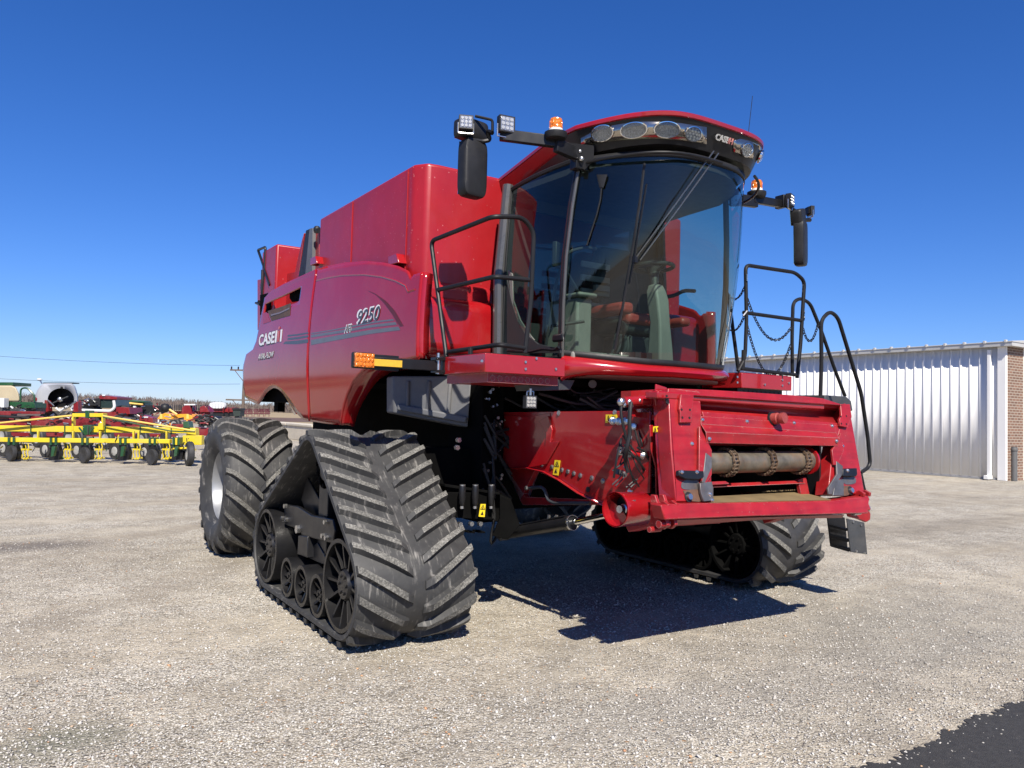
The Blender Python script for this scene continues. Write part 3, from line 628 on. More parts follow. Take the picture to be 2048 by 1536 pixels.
def track(side):
    """side -1: photo left; geometry written for cx=0 then shifted"""
    cx = -2.05 if side < 0 else 1.975; WB = BLK if side < 0 else BLKD; xf = lambda p: Vector((p.x+cx, p.y, p.z)); hw = .447  # right track's wheels take a blacker paint to stand for deep shade
    mb = MB(xf); prof = [(-hw, .035), (-hw+.02, .045), (0, .047), (hw-.02, .045), (hw, .035), (hw, .005), (hw-.03, -.004), (-hw+.03, -.004), (-hw, .005)]
    rings = []
    for p, nn in HP:
        rings.append([(x, p.x+nn.x*(h-.047), p.y+nn.y*(h-.047)) for x, h in prof])
    rings.append(rings[0]); mb.loft(rings, closed=True)
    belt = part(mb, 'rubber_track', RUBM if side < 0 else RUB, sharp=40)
    mb = MB(xf); tread_lugs(mb, on_path, TOT, 36, .445, .045, -.225, .034, .023, .046)
    part(mb, 'tread', [RUBM, RUBW], belt, sharp=30)
    mb = MB(xf)
    for k in range(40):      # drive lugs inside the belt
        p, nn = on_path(TOT*k/40); q = p - nn*.085; t = Vector((-nn.y, nn.x))
        for s0 in (0,):
            a = Vector((0, p.x-nn.x*.048, p.y-nn.y*.048)); b_ = Vector((0, q.x, q.y)); tt = Vector((0, t.x, t.y))
            mb.slab([a+tt*.035+Vector((-.06,0,0)), a-tt*.035+Vector((-.06,0,0)), b_-tt*.02+Vector((-.04,0,0)), b_+tt*.02+Vector((-.04,0,0))], (.10,0,0))
    part(mb, 'drive_lugs', RUB, belt)
    o_ = side
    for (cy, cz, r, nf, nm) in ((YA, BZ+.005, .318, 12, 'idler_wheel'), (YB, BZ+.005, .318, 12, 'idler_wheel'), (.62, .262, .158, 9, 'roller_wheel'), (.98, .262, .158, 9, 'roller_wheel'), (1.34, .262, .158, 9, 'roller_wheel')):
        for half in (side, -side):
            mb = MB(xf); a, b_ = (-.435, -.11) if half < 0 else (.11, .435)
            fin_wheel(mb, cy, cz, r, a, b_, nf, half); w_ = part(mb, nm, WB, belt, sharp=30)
            if half == side:
                mb = MB(xf); mb.lathe([(r-.027, 0), (r+.001, 0), (r+.001, abs(b_-a)*.99), (r-.002, abs(b_-a)*.99)], ((a if half < 0 else b_), cy, cz), (1 if half < 0 else -1, 0, 0), 40)
    # sprocket
    mb = MB(xf); mb.lathe([(.12, -.30), (.185, -.30), (.185, .30), (.12, .30)], (0, YT, ZT), (1,0,0), 28)
    for k in range(12):
        a = 2*PI*k/12; c0 = Vector((0, YT+math.cos(a)*.16, ZT+math.sin(a)*.16)); mb.cyl(c0-Vector((.31,0,0)), c0+Vector((.31,0,0)), .02, 6)
    mb.lathe([(0,-.26),(.12,-.24),(.12,.24),(0,.26)], (0, YT, ZT), (1,0,0), 24)
    part(mb, 'drive_sprocket', BLKD, belt)
    # undercarriage frame
    mb = MB(xf); X0 = side*.33; P = lambda px, py: (lambda q: (q.y, q.z))(X(px, py, -2.04-.33))
    pl = [P(574,1008), P(601,1012), P(629,1030), P(672,1038), P(676,1060), P(672,1087), P(650,1081), P(614,1072), P(594,1055), P(574,1049)]
    mb.prism(pl, 0, X0-.015, X0+.015); mb.prism([(y, z) for y, z in pl], 0, -X0-.015, -X0+.015)
    part(mb, 'undercarriage_frame', BLK, belt, bevel=.008, split=True)
    mb = MB(xf)
    mb.prism([P(586,1000), P(598,955), P(622,1000), P(632,1032), P(600,1040)], 0, X0-side*.08, X0-side*.10)
    mb.prism([P(606,1070), P(624,1072), P(625,1115), P(604,1108)], 0, X0+side*.03, X0-side*.12)
    mb.prism([P(600,1110), P(632,1085), P(658,1132), P(640,1128)], 0, X0-side*.02, X0-side*.2)
    mb.prism([P(596,1040), P(590,985), P(606,985), P(612,1040)], 0, X0-side*.16, X0-side*.3)
    mb.box(-.3, .3, YT-.10, YT+.10, .50, ZT); mb.box(-.10, .10, YA, YB, .33, .50)
    mb.cyl((-.33, YA, BZ), (.33, YA, BZ), .06, 12); mb.cyl((-.33, YB, BZ), (.33, YB, BZ), .06, 12)
    for cy in (.62, .98, 1.34): mb.cyl((-.33, cy, .262), (.33, cy, .262), .035, 10)
    mb.prism([(.5, .33), (1.5, .33), (1.35, .55), (.95, .62), (.62, .55)], 0, -.12, .12)
    part(mb, 'suspension_beam', DGREY if False else BLK, belt, bevel=.006)
    mb = MB(xf)
    for (px, py, r) in ((579,1012,.02), (573,1036,.02), (581,1039,.02), (604,1058,.036), (655,1071,.02), (662,1075,.02), (660,1044,.018)):
        y, z = P(px, py); mb.cyl((X0+side*.012, y, z), (X0+side*.04, y, z), r, 6)
    part(mb, 'bolt', STEEL, belt, split=True)
    # bridge axle inward
    return belt
track(-1); track(1)
# ---------------------------------------------------------------- rear wheels
def rear_wheel(side):
    cy, cz, R, W = 4.12, .755, .72, .76; cx = side*2.12; xf = lambda p: Vector((p.x+cx, p.y, p.z)); h = W/2
    pr = [(.37, -h*.72), (.40, -h*.80), (.48, -h*.96), (.58, -h*1.0), (.665, -h*.94), (.70, -h*.80), (R-.01, -h*.4), (R, 0), (R-.01, h*.4), (.70, h*.80), (.665, h*.94), (.58, h), (.48, h*.96), (.40, h*.80), (.37, h*.72)]
    rt = MB(xf); rt.lathe(pr, (0, cy, cz), (1,0,0), 64); o = part(rt, 'rear_tyre', RUBM, sharp=50)
    def circ(s):
        a = -s/R; nn = Vector((math.cos(a), math.sin(a))); return Vector((cy, cz)) + nn*(R-.012), nn
    mb = MB(xf)
    # lug height follows shoulder: build in two passes
    tot = 2*PI*R
    for sd in (-1, 1):
        n = 19
        for k in range(n):
            s0 = tot*(k+(.5 if sd > 0 else 0))/n; rings = []; seg = 9
            for i in range(seg+1):
                t = i/seg; x = lerp(-.03, h*.985, t); sh = .36*(t**.8)
                rr = interp(x, [0, h*.4, h*.8, h*.94, h], [0, -.003, -.012, -.045, -.10]); hh = .062*(.4 if i == 0 else 1)
                ring = []
                for w_, h_ in ((-.042, 0), (-.026, hh), (.026, hh), (.042, 0)):
                    p, nn = circ(s0+sh+w_); p = p + nn*(rr*1.0 + h_); ring.append((sd*x, p.x, p.y))
                rings.append(ring)
            q0 = len(mb.v)
            for r_ in rings: mb.v += [tuple(xf(Vector(p))) for p in r_]
            for i in range(seg):
                for q in range(3): mb.f.append([q0+i*4+q, q0+i*4+q+1, q0+(i+1)*4+q+1, q0+(i+1)*4+q]); mb.m.append(1 if q == 1 and i > 0 else 0)
            mb.f.append([q0, q0+1, q0+2, q0+3]); mb.m.append(0); e = q0+seg*4; mb.f.append([e+3, e+2, e+1, e]); mb.m.append(0)
    part(mb, 'tread', [RUBM, RUBW], o)
    mb = MB(xf); s = side
    mb.lathe([(.385, s*h*.74), (.372, s*h*.76), (.36, s*h*.70), (.345, s*h*.5), (.335, s*h*.3), (.34, s*h*.18), (.30, s*h*.12), (.27, s*h*.10), (.20, s*h*.20), (.12, s*h*.22), (.10, s*h*.30), (0, s*h*.30)], (0, cy, cz), (1,0,0), 48)
    for k in range(10):
        a = 2*PI*k/10; c0 = Vector((s*h*.16, cy+math.cos(a)*.16, cz+math.sin(a)*.16)); mb.cyl(c0, c0+Vector((s*.04,0,0)), .014, 6)
    part(mb, 'wheel_rim', RIMS, o)
    return o
rear_wheel(-1); rear_wheel(1)
# ---------------------------------------------------------------- chassis
mb = MB()
mb.box(-.72, .72, .9, 6.0, .78, 2.0); mb.box(-1.58, 1.58, .80, 1.08, 1.02, 1.34); mb.box(-1.5, 1.5, 1.9, 5.6, 1.9, 2.6)
mb.box(-1.10, -.88, .62, 1.2, .72, 1.95); mb.box(.95, 1.35, .62, 1.2, .72, 1.95)
mb.box(-1.75, 1.75, 4.02, 4.24, .66, .9); mb.box(-1.05, 1.05, 1.5, 1.7, .7, 1.2)
mb.box(-.95, .95, .55, .62, 1.75, 2.0); mb.box(-1.1, 1.1, .1, 1.3, 1.88, 1.97)
chas = part(mb, 'chassis', BLKD, bevel=.01)
mb = MB(); rs = random.Random(4)
for k in range(26):          # hoses and pipes under the cab and along the frame
    x0 = rs.uniform(-1.0, .9); z0 = rs.uniform(1.72, 1.9); y0 = rs.uniform(-.1, .5)
    mb.tube(cat([(x0, y0, z0), (x0+rs.uniform(.1,.4), y0+rs.uniform(-.1,.1), z0-rs.uniform(.02,.12)), (x0+rs.uniform(.4,.9), y0+rs.uniform(-.15,.15), z0+rs.uniform(-.05,.05))], 5), rs.uniform(.008, .02), 6)
for k in range(10):
    y0 = .60+.02*k; z0 = rs.uniform(.9, 1.7); mb.tube(cat([(-1.1, .58, z0), (-1.0, .55, z0-rs.uniform(.1,.3)), (-1.0, .58, z0-rs.uniform(-.2,.4)), (-.8, .6, z0-.1)], 5), .012, 6)
part(mb, 'hoses', BLKM, chas)
mb = MB()
for k in range(34):
    mb.cyl(*(lambda c_: (c_, c_+Vector((0,-.025,0))))(Vector((rs.uniform(-1.08, -.90), .62, rs.uniform(.8, 1.9)))), rs.uniform(.009,.016), 6)
part(mb, 'bolt', STEEL, chas, split=True)
mb = MB(); mb.tube([(X(985,775,-1.0)), X(960,840,-1.0), X(948,880,-1.0), X(950,930,-1.0)], .011, 8); part(mb, 'control_rod', STEEL, chas)
# grey plastic liner behind the front arch
yy = 1.25
q = [Y(786, 752, 1.3), Y(944, 752, .8), Y(936, 855, .8), Y(786, 826, 1.3)]
mb = MB(); mb.slab(q, (.05, .25, 0))
for k in range(3):
    t = .2+.27*k; a = q[0].lerp(q[1], t); b_ = q[3].lerp(q[2], t); mb.beam(a+Vector((-.01,-.012,-.04)), b_+Vector((-.01,-.012,.05)), .035, .03, up=(0,1,0))
mb.beam(q[3].lerp(q[2], .05)+Vector((0,-.02,.06)), q[3].lerp(q[2], .97)+Vector((0,-.02,.06)), .05, .06)
part(mb, 'wheel_arch_liner', GREY, bevel=.02, seg=3)
# accumulators and valve bracket between track and feeder house
mb = MB(); a = Y(905, 965, .35); b_ = Y(1000, 975, .3)
mb.slab([Y(893,985,.4), Y(985,985,.35), Y(985,1040,.35), Y(900,1035,.4)], (0,.1,0)); mb.slab([Y(890,968,.42), Y(1000,985,.3), Y(1000,990,.3), Y(890,974,.42)], (0,.12,0))
mb.slab([Y(1000,1035,.25), Y(1000,990,.25), Y(1022,1000,.25), Y(1040,1050,.25), Y(1015,1080,.25), Y(985,1072,.25)], (.05,.08,0))
for xx in (915, 936, 957): mb.slab([Y(xx,1062,.36), Y(xx+14,1063,.36), Y(xx+14,1067,.36), Y(xx,1066,.36)], (0,.1,0))
br_ = part(mb, 'valve_bracket', BLKD, bevel=.004)
for px in (925, 951, 983):
    mb = MB(); p0, p1 = Y(px, 970, .30), Y(px-1, 1012, .30); mb.lathe([(0,0),(.022,0),(.028,.02),(.028,.10),(.024,.12),(.024,(p0-p1).length-.02),(.016,(p0-p1).length),(0,(p0-p1).length)], p0, p1-p0, 16); part(mb, 'accumulator', BLK, br_)
    mb = MB(); mb.cyl(Y(px,969,.30), Y(px,972,.30)+Vector((0,0,0)), .024, 12); mb.cyl(p1, p1+(p1-p0).normalized()*.02, .016, 10); part(mb, 'accumulator_ring', STEEL, br_)
mb = MB()
for px, py in ((918,1048), (940,1047), (958,1047), (915,880), (912,895)): c0 = Y(px, py, .34); mb.cyl(c0, c0+Vector((0,-.03,0)), .02, 6)
part(mb, 'bolt', STEEL, br_, split=True)
def warn(name, quad, d, parent, n=(0,-1,0)):
    """yellow warning sticker with a black triangle and a small arrow"""
    mb = MB(); mb.slab(quad, d); o = part(mb, name, YEL, parent)
    q = [Vector(p) + Vector(d)*1.4 for p in quad]
    def uv(u, v): return q[0].lerp(q[1], u).lerp(q[3].lerp(q[2], u), v)
    mb = MB(); e = Vector(d)*.5
    tall = (q[0]-q[3]).length > (q[0]-q[1]).length
    if tall:
        for a, b_ in (((.5,.08),(.1,.42)), ((.1,.42),(.9,.42)), ((.9,.42),(.5,.08))): mb.beam(uv(*a), uv(*b_), .004, .002, up=n)
        mb.slab([uv(.5,.18), uv(.38,.37), uv(.62,.37)], e); mb.slab([uv(.5,.55), uv(.25,.85), uv(.75,.85)], e)
    else:
        for a, b_ in (((.25,.12),(.06,.88)), ((.06,.88),(.44,.88)), ((.44,.88),(.25,.12))): mb.beam(uv(*a), uv(*b_), .003, .002, up=n)
        mb.slab([uv(.25,.35), uv(.18,.75), uv(.32,.75)], e); mb.slab([uv(.58,.2), uv(.58,.55), uv(.9,.3)], e); mb.slab([uv(.62,.8), uv(.92,.8), uv(.8,.5)], e)
    part(mb, 'warning_symbol', BLKM, o) if False else mb.build('warning_symbol', BLKM, o)
    return o
warn('warning_sticker', [Y(961,1008,.30), Y(971,1008,.30), Y(969,1034,.30), Y(957,1033,.30)], (0,-.003,0), br_)
# hydraulic lift cylinder
p0, p1, p2 = X(1007,1068,-.80), X(1142,1046,-.86), X(1215,1030,-.9)
mb = MB(); d = (p1-p0).normalized(); mb.cyl(p0, p1, .047, 24); mb.cyl(p1-d*.05, p1+d*.015, .055, 24); mb.tube([p0+d*.15+Vector((-.02,-.01,.05)), p1-d*.1+Vector((0,-.01,.06)), p1-d*.02+Vector((0,0,.045))], .01, 6)
cyl_ = part(mb, 'lift_cylinder', BLK)
mb = MB(); mb.cyl(p1, p2, .024, 20); part(mb, 'piston_rod', CHROME, cyl_)
mb = MB(); mb.lathe([(.02,-.04),(.055,-.04),(.055,.04),(.02,.04)], p0, (1,0,0), 20); mb.cyl(p0-Vector((.06,0,0)), p0+Vector((.06,0,0)), .026, 12); part(mb, 'cylinder_eye', DGREY, cyl_)
mb = MB(); mb.tube([X(1096,1050,-.83), X(1098,1030,-.83)], .012, 8); mb.tube([X(1112,1046,-.83), X(1113,1030,-.83)], .012, 8); mb.lathe([(.055,0),(.058,0),(.058,.02),(.055,.02)], p1+d*.01, d, 24); part(mb, 'cylinder_fitting', STEEL, cyl_)
# ---------------------------------------------------------------- side shields
def xs(y, z, side=-1):
    t = max(0, min(1, (z-1.45)/1.75)); return side*(1.665 + .055*math.sin(PI*min(1, t*1.05)))
def pl(pts, v=-1.72): return [(lambda q: (q.y, q.z))(X(px, py, v)) for px, py in pts]
def fn(pts):
    pts = sorted(pts); xs_ = [p[0] for p in pts]; ys_ = [p[1] for p in pts]; return lambda y: interp(y, xs_, ys_)
top_all = fn(pl([(820,560),(822,550),(812,541),(790,531),(760,524),(725,521),(680,524),(650,530),(622,538),(590,553),(560,567),(541,578),(531,585),(526,592),(522,602)]))
bot_front = fn(pl([(838,716),(810,722),(773,724),(745,731),(727,743),(704,767),(690,795),(680,822),(673,850),(645,847),(612,842)]))
bot_rear = fn(pl([(612,842),(599,839),(589,828),(577,806),(564,785),(556,778),(548,775),(540,777),(530,785),(519,800),(512,809),(500,803),(489,795)]))
slot_t = fn(pl([(602,570),(590,577),(560,592),(535,603),(526,608)])); slot_b = fn(pl([(596,600),(590,605),(560,615),(540,624),(524,628)]))
yf0, ys_, yr1 = X(837,700,-1.72).y, X(618,700,-1.72).y, X(515,680,-1.72).y
def shield(side):
    # front panel
    def cols(ya, yb, n, top, bot, slot=False, left=None):
        rows = 26; V = []; F = []
        for i in range(n+1):
            y = lerp(ya, yb, i/n); zt, zb = top(y), bot(y)
            for j in range(rows+1):
                z = lerp(zb, zt, j/rows)
                if slot:
                    a, b_ = slot_b(y), slot_t(y); za = [lerp(zb, a, k/15) for k in range(16)] + [lerp(a, b_, k/3) for k in range(1, 4)] + [lerp(b_, zt, k/8) for k in range(1, 9)]
                    z = za[j]
                yy_ = y
                V.append((xs(yy_, z, side), yy_, z))
        for i in range(n):
            y = lerp(ya, yb, (i+.5)/n)
            for j in range(rows):
                if slot and slot[0] < y < slot[1] and 15 <= j < 18: continue
                o = i*(rows+1)+j; F.append((o, o+1, o+rows+2, o+rows+1))
        mb = MB(); mb.add(V, F); return mb
    a = cols(yf0, ys_-.012, 70, top_all, bot_front)
    s1 = part(a, 'side_shield', REDG, solid=.02, sharp=25)
    s0, s3 = slot_y
    # rear panel, lower part bulges further back
    rear_left = fn([(X(px,py,-1.72).z, X(px,py,-1.72).y) for px, py in ((522,602),(516,660),(513,682),(506,701),(494,707),(487,735),(486,770),(489,796))])
    V = []; F = []; rows, n = 34, 60
    ylow = X(489,790,-1.72).y
    for i in range(n+1):
        t = i/n
        for j in range(rows+1):
            # column parameter: at each height the panel runs from the seam to rear_left(z)
            yc = lerp(ys_+.012, 5.25, t); zt = top_all(min(yc, 5.2)); zb = bot_rear(lerp(ys_+.012, ylow, t))
            y0_ = yc
            if slot_b and j <= 22: z = lerp(zb, slot_b(yc), j/22)
            elif j <= 25: z = lerp(slot_b(yc), slot_t(yc), (j-22)/3)
            else: z = lerp(slot_t(yc), zt, (j-25)/(rows-25))
            ye = rear_left(z); y = ys_+.012 + (ye-ys_-.012)*t
            if j > 22: y = y0_ if t < .85 else lerp(y0_, y, (t-.85)/.15)
            elif j > 10: y = lerp(y, y0_ if t < .85 else lerp(y0_, y, (t-.85)/.15), (j-10)/12)
            V.append((xs(y, z, side), y, z))
    for i in range(n):
        yc = lerp(ys_+.012, 5.25, (i+.5)/n)
        for j in range(rows):
            if s0 < yc < s3 and 22 <= j < 25: continue
            o = i*(rows+1)+j; F.append((o, o+1, o+rows+2, o+rows+1))
    mb = MB(); mb.add(V, F); s2 = part(mb, 'side_shield', REDG, solid=.02, sharp=25)
    # inner lip of the arches
    def lip(outer, inner, xi, par):
        A = cat([X(px, py, -1.72) for px, py in outer], 5); B = cat([X(px, py, -xi) for px, py in inner], 5)
        A = [Vector((xs(p.y, p.z), p.y, p.z)) for p in A]; m = [p.lerp(q_, .5)+Vector((-.012, 0, .012)) for p, q_ in zip(A, B)]
        sc_ = lambda p: (p.x*(-side), p.y, p.z)
        mb = MB(); mb.loft([[sc_(p) for p in A], [sc_(p) for p in m], [sc_(p) for p in B]]); part(mb, 'arch_lip', REDG, par, solid=.012)
    lip([(673,850),(680,822),(690,795),(704,767),(727,743),(745,731),(773,724),(838,716)], [(708,853),(716,825),(728,800),(742,778),(757,760),(772,750),(790,742),(845,736)], 1.55, s1)
    lip([(512,809),(519,800),(530,785),(540,777),(548,775),(556,778),(564,785),(577,806),(589,828)], [(519,806),(525,797),(535,786),(545,779),(550,777),(558,781),(566,789),(579,808),(590,830)], 1.50, s2)
    # front return edge
    mb = MB(); zs = [lerp(bot_front(yf0), top_all(yf0), k/14) for k in range(15)]
    mb.loft([[(xs(yf0, z, side), yf0, z) for z in zs], [(xs(yf0, z, side)-side*.03, yf0-.012, z) for z in zs], [(xs(yf0, z, side)-side*.10, yf0+.03, z) for z in zs]]); part(mb, 'shield_edge', RED, s1, solid=.012)
    mb = MB(); zs = [lerp(bot_rear(ys_)+.02, top_all(ys_), k/14) for k in range(15)]
    mb.loft([[(xs(ys_, z, side)+side*.006, ys_-.014, z) for z in zs], [(xs(ys_, z, side)+side*.012, ys_, z) for z in zs], [(xs(ys_, z, side)+side*.004, ys_+.014, z) for z in zs]]); part(mb, 'shield_seam', RED, s1, solid=.004)
    # swage line under the top edge
    mb = MB(); A = [(xs(y, top_all(y)-.13, side)+side*.004, y, top_all(y)-.13) for y in np.linspace(yf0+.1, ys_-.05, 40)]; mb.tube(A, .012, 6); part(mb, 'swage_line', REDG, s1)
    return s1, s2
slot_y = (X(594,600,-1.72).y, X(526,615,-1.72).y)
S1, S2 = shield(-1); shield(1)
# handle recess behind the slot: bronze coloured trough plus black supports
mb = MB()
for pts in (((520,590),(536,586),(541,606),(536,630),(520,630)), ((580,575),(602,566),(606,590),(598,602),(584,604),(579,596))): mb.slab([X(p, q, -1.62) for p, q in pts], (.012,0,0))
part(mb, 'slot_support', BLKD, S2, split=True)
mb = MB(); mb.slab([X(p, q, -1.45) for p, q in ((515,560),(610,540),(612,620),(515,660))], (.01,0,0)); part(mb, 'slot_backing', REDM, S2)
# decals: stripes and lettering follow the shield's surface
def skin(px, py, off=.014):
    q = X(px, py, -1.72)
    for _ in range(6): q = X(px, py, xs(q.y, q.z) - off)
    return q
def decal(name, polys, mat, parent, off=.0114, n=14):
    mb = MB()
    for up, lo in polys:
        U = [skin(lerp(up[0][0], up[-1][0], i/n), interp(lerp(up[0][0], up[-1][0], i/n), [p[0] for p in up], [p[1] for p in up]), off) for i in range(n+1)]
        L_ = [skin(lerp(lo[0][0], lo[-1][0], i/n), interp(lerp(lo[0][0], lo[-1][0], i/n), [p[0] for p in lo], [p[1] for p in lo]), off) for i in range(n+1)]
        mb.loft([U, L_])
    return part(mb, name, mat, parent, smooth=False)
STR = simple('grey_stripe_film', (.06,.065,.075), .4, 0, .1, .1); STR2 = simple('silver_stripe_film', (.12,.125,.135), .4, 0, .1, .1)
decal('stripe_decal', [([(622,666),(660,660),(720,648),(760,641),(786,638)], [(622,668),(660,662),(720,651),(760,644),(788,641)]),
      ([(622,670),(680,661),(740,650),(791,644)], [(622,675),(680,666),(740,655),(794,649)]),
      ([(622,680),(690,668),(745,659),(797,653)], [(622,690),(690,677),(745,667),(801,660)])], STR2, S1)
decal('stripe_decal', [([(575,670),(595,668),(617,664)], [(575,673),(595,671),(617,667)]), ([(575,676),(595,674),(617,670)], [(575,680),(595,678),(617,674)]), ([(570,683),(595,681),(617,678)], [(566,688),(595,688),(617,685)])], STR, S2)
decal('leaf_decal', [([(733,580),(750,587),(772,602),(790,622),(800,640),(807,652)], [(733,580),(752,590),(768,606),(784,628),(794,645),(800,653)])], simple('dark_red_film', (.10,.006,.01), .5, 0, 0), S1, .0112)  # dark red leaf-shaped film
BRZ = simple('bronze_recess', (.085,.045,.022), .6, 0, 0, .3, 6)
def inlay(nm, pts, mat, off):
    P = [skin(x, y, off) for x, y in pts]; mb = MB(); c0 = sum(P, Vector())/len(P); c0 = skin(*proj(c0), off)
    mb.add([tuple(p) for p in P]+[tuple(c0)], [(i, (i+1) % len(P), len(P)) for i in range(len(P))]); part(mb, nm, mat, S2, smooth=False)
inlay('handle_recess', [(535,622),(558,615),(582,606),(580,631),(562,636),(543,642)], BRZ, .013)
inlay('handle_recess', [(525,627),(533,624),(541,643),(526,648)], REDM, .013)
inlay('recess_ridge', [(541,629),(560,624),(579,615),(579,618),(560,627),(542,632)], simple('bronze_light_edge', (.25,.15,.08), .25, .3), .017)
def words(s, px, py, w, h, mat, parent, off=.02, shear=0, ext=.002, o2=0, ysc=1, name='lettering'):
    """lettering whose photographed box is w x h pixels centred at px,py on the shield"""
    c = skin(px, py, off); a, b_ = skin(px-w/2, py+w*.06, off), skin(px+w/2, py-w*.06, off); L = (b_-a).length
    H = (skin(px, py-h/2, off)-skin(px, py+h/2, off)).length
    o = text(name, s, mat, parent, (0,0,0), (0,-1,0), (0,0,1), 1, ext=ext/max(.01, H), off=o2, shear=shear)
    me = o.data; co_ = np.array([v.co[:] for v in me.vertices]); pw = world_loc(parent)
    y0, y1, z0, z1 = co_[:,1].min(), co_[:,1].max(), co_[:,2].min(), co_[:,2].max()
    for v in me.vertices:
        y = c.y + ((v.co.y-(y0+y1)/2)/(y1-y0))*L; z = c.z + ((v.co.z-(z0+z1)/2)/(z1-z0))*H
        v.co = (xs(y, z)-off-(.0008 if v.co.x < -1e-6 else 0), y, z)
    return o
words('9250', 736, 629.5, 46, 30, WHT, S1, .0115, .18, .001, .03); words('9250', 737.3, 630.5, 43.5, 27, DGREY, S1, .0135, .18, .001, .012)
words('AFS', 696, 657, 15, 17, WHT, S1, .0118, .25, .001, .05); words('AFS', 696.5, 657, 13, 13, BLKM, S1, .0138, .25, .001)
words('CASE', 533, 678, 32, 25, BLKM, S2, .0115, 0, .001, .06); words('CASE', 533, 677.5, 31, 22, WHT, S2, .0135, 0, .001, .03)
words('I', 552, 673, 3.4, 23, WHT, S2, .0135, 0, .001, .03); words('I', 562, 671, 3.4, 23, WHT, S2, .0136, 0, .001, .03); words('i', 557, 668, 3, 29, simple('pale_red_mark', (.5,.12,.12), .4), S2, .0150, 0, .001, .02)
words('AXIAL-FLOW', 532, 712, 32, 13, BLKM, S2, .0115, .3, .001, .04); words('AXIAL-FLOW', 531.5, 711, 31, 11, WHT, S2, .0135, .3, .001)
# ---------------------------------------------------------------- grain tank, engine cover
mb = MB(); mb.prism([(-1.60,1.06),(-1.52,.94),(-1.42,.92),(1.42,.92),(1.52,.94),(1.60,1.06),(1.60,3.43),(-1.60,3.43)], 2, 2.4, 3.78)
tank = part(mb, 'grain_tank', REDM, bevel=.03, seg=4)
mb = MB()
for px, py in ((706,405), (817,335)):
    q_ = X(px, py, -1.6); mb.box(-1.609, -1.598, q_.y-.006, q_.y+.006, 2.7, 3.755)
part(mb, 'tank_seam', REDM, tank, split=True)
mb = MB()
for px, py in ((638,520), (800,517)):
    q_ = X(px, py, -1.62); mb.prism([(q_.y-.1, q_.z-.06), (q_.y+.12, q_.z-.05), (q_.y+.12, q_.z+.03), (q_.y-.05, q_.z+.03)], 0, -1.68, -1.59)
part(mb, 'tank_bracket', RED, tank, bevel=.006, split=True)
mb = MB(); a = Y(880,320,1.6); mb.box(a.x-.12, a.x+.6, 1.4, 1.9, 3.76, 3.83); mb.prism([(a.x-.1, 3.83), (a.x+.25, 3.83), (a.x+.1, 3.93)], 1, 1.4, 1.6)
part(mb, 'tank_cover', BLKM, tank, bevel=.01)
mb = MB(); 
for px, py in ((712,500),):
    pass
# rounded lower front cover
mb = MB(); c0 = Y(825, 545, .72); rr = []
mb.box(-1.64, -.80, .74, 1.15, 2.10, 2.62)
lf = part(mb, 'front_cover', RED, bevel=.12, seg=6)
mb = MB(); mb.box(-1.63, -.86, .84, 1.15, 2.4, 2.76); part(mb, 'front_cover_top', REDM, lf, bevel=.08, seg=5)
mb = MB(); mb.box(.80, 1.64, .70, 1.15, 2.10, 2.72); part(mb, 'front_cover', RED, bevel=.12, seg=6)
mb = MB(); mb.box(-1.20, 1.20, 3.40, 5.10, 2.4, 3.76); eng = part(mb, 'engine_cover', REDM, bevel=.02)
mb = MB(); mb.box(-1.60, 1.60, 5.08, 5.75, 2.3, 3.78); part(mb, 'rear_hood', REDM, eng, bevel=.025)
mb = MB(); mb.box(-1.45, -.9, 5.75, 6.1, 2.3, 3.3); part(mb, 'rear_box', REDM, eng, bevel=.02)
# slanted black and grey intake post
q0 = [X(620,462,-1.5), X(633,458,-1.5), X(628,540,-1.5), X(597,560,-1.5)]
q1 = [X(612,466,-1.55), X(620,462,-1.55), X(610,556,-1.55), X(597,560,-1.55)]
mb = MB(); mb.slab([X(612,461,-1.5), X(619,458,-1.5), X(610,552,-1.5), X(596,560,-1.5)], (.25,0,0)); part(mb, 'intake_post', BLKM, eng)
mb = MB(); mb.slab([X(619,457.5,-1.5), X(625,456,-1.5), X(624,546,-1.5), X(610,552,-1.5)], (.25,0,0)); part(mb, 'intake_post', GREY, eng)
mb = MB(); mb.slab([X(608,466,-1.44), X(596,560,-1.44), X(585,565,-1.44), X(604,480,-1.44)], (.05,0,0)); mb.slab([X(626,462,-1.46), X(638,458,-1.46), X(638,548,-1.46), X(626,548,-1.46)], (.05,0,0)); part(mb, 'intake_panel', REDF, eng)
mb = MB(); mb.cyl(X(632,462,-1.5), X(638,461,-1.5), .03, 12); mb.ball(X(634,459,-1.5), .045); part(mb, 'latch', BLKM, eng)
# rear ladder rail
mb = MB(); xr = -1.60
mb.tube(arc([X(525,592,xr), X(529,545,xr), X(531,494,xr), X(516,500,xr), X(528,534,xr), X(540,570,xr)], .04), .018, 8)
mb.tube([X(518,603,xr), X(512,606,xr), X(520,609,xr)], .02, 8); mb.tube([X(524,600,xr), X(525,540,xr)], .02, 8)
part(mb, 'rear_handrail', BLK)
mb = MB(); mb.slab([X(528,530,-1.5), X(542,545,-1.5), X(543,570,-1.5), X(529,580,-1.5)], (.2,0,0)); part(mb, 'rear_screen', BLKM, eng)
mb = MB(); c0 = X(559,800,-1.3); mb.box(c0.x-.3, c0.x+.3, 4.3, 5.6, 1.72, 1.95); q_ = X(559,812,-1.3); mb.box(q_.x-.05, q_.x+.05, q_.y-.09, q_.y+.09, q_.z-.08, q_.z+.09); mb.tube([X(566,808,-1.3), X(575,800,-1.3)], .015, 6)
part(mb, 'rear_work_lamp', BLKD)
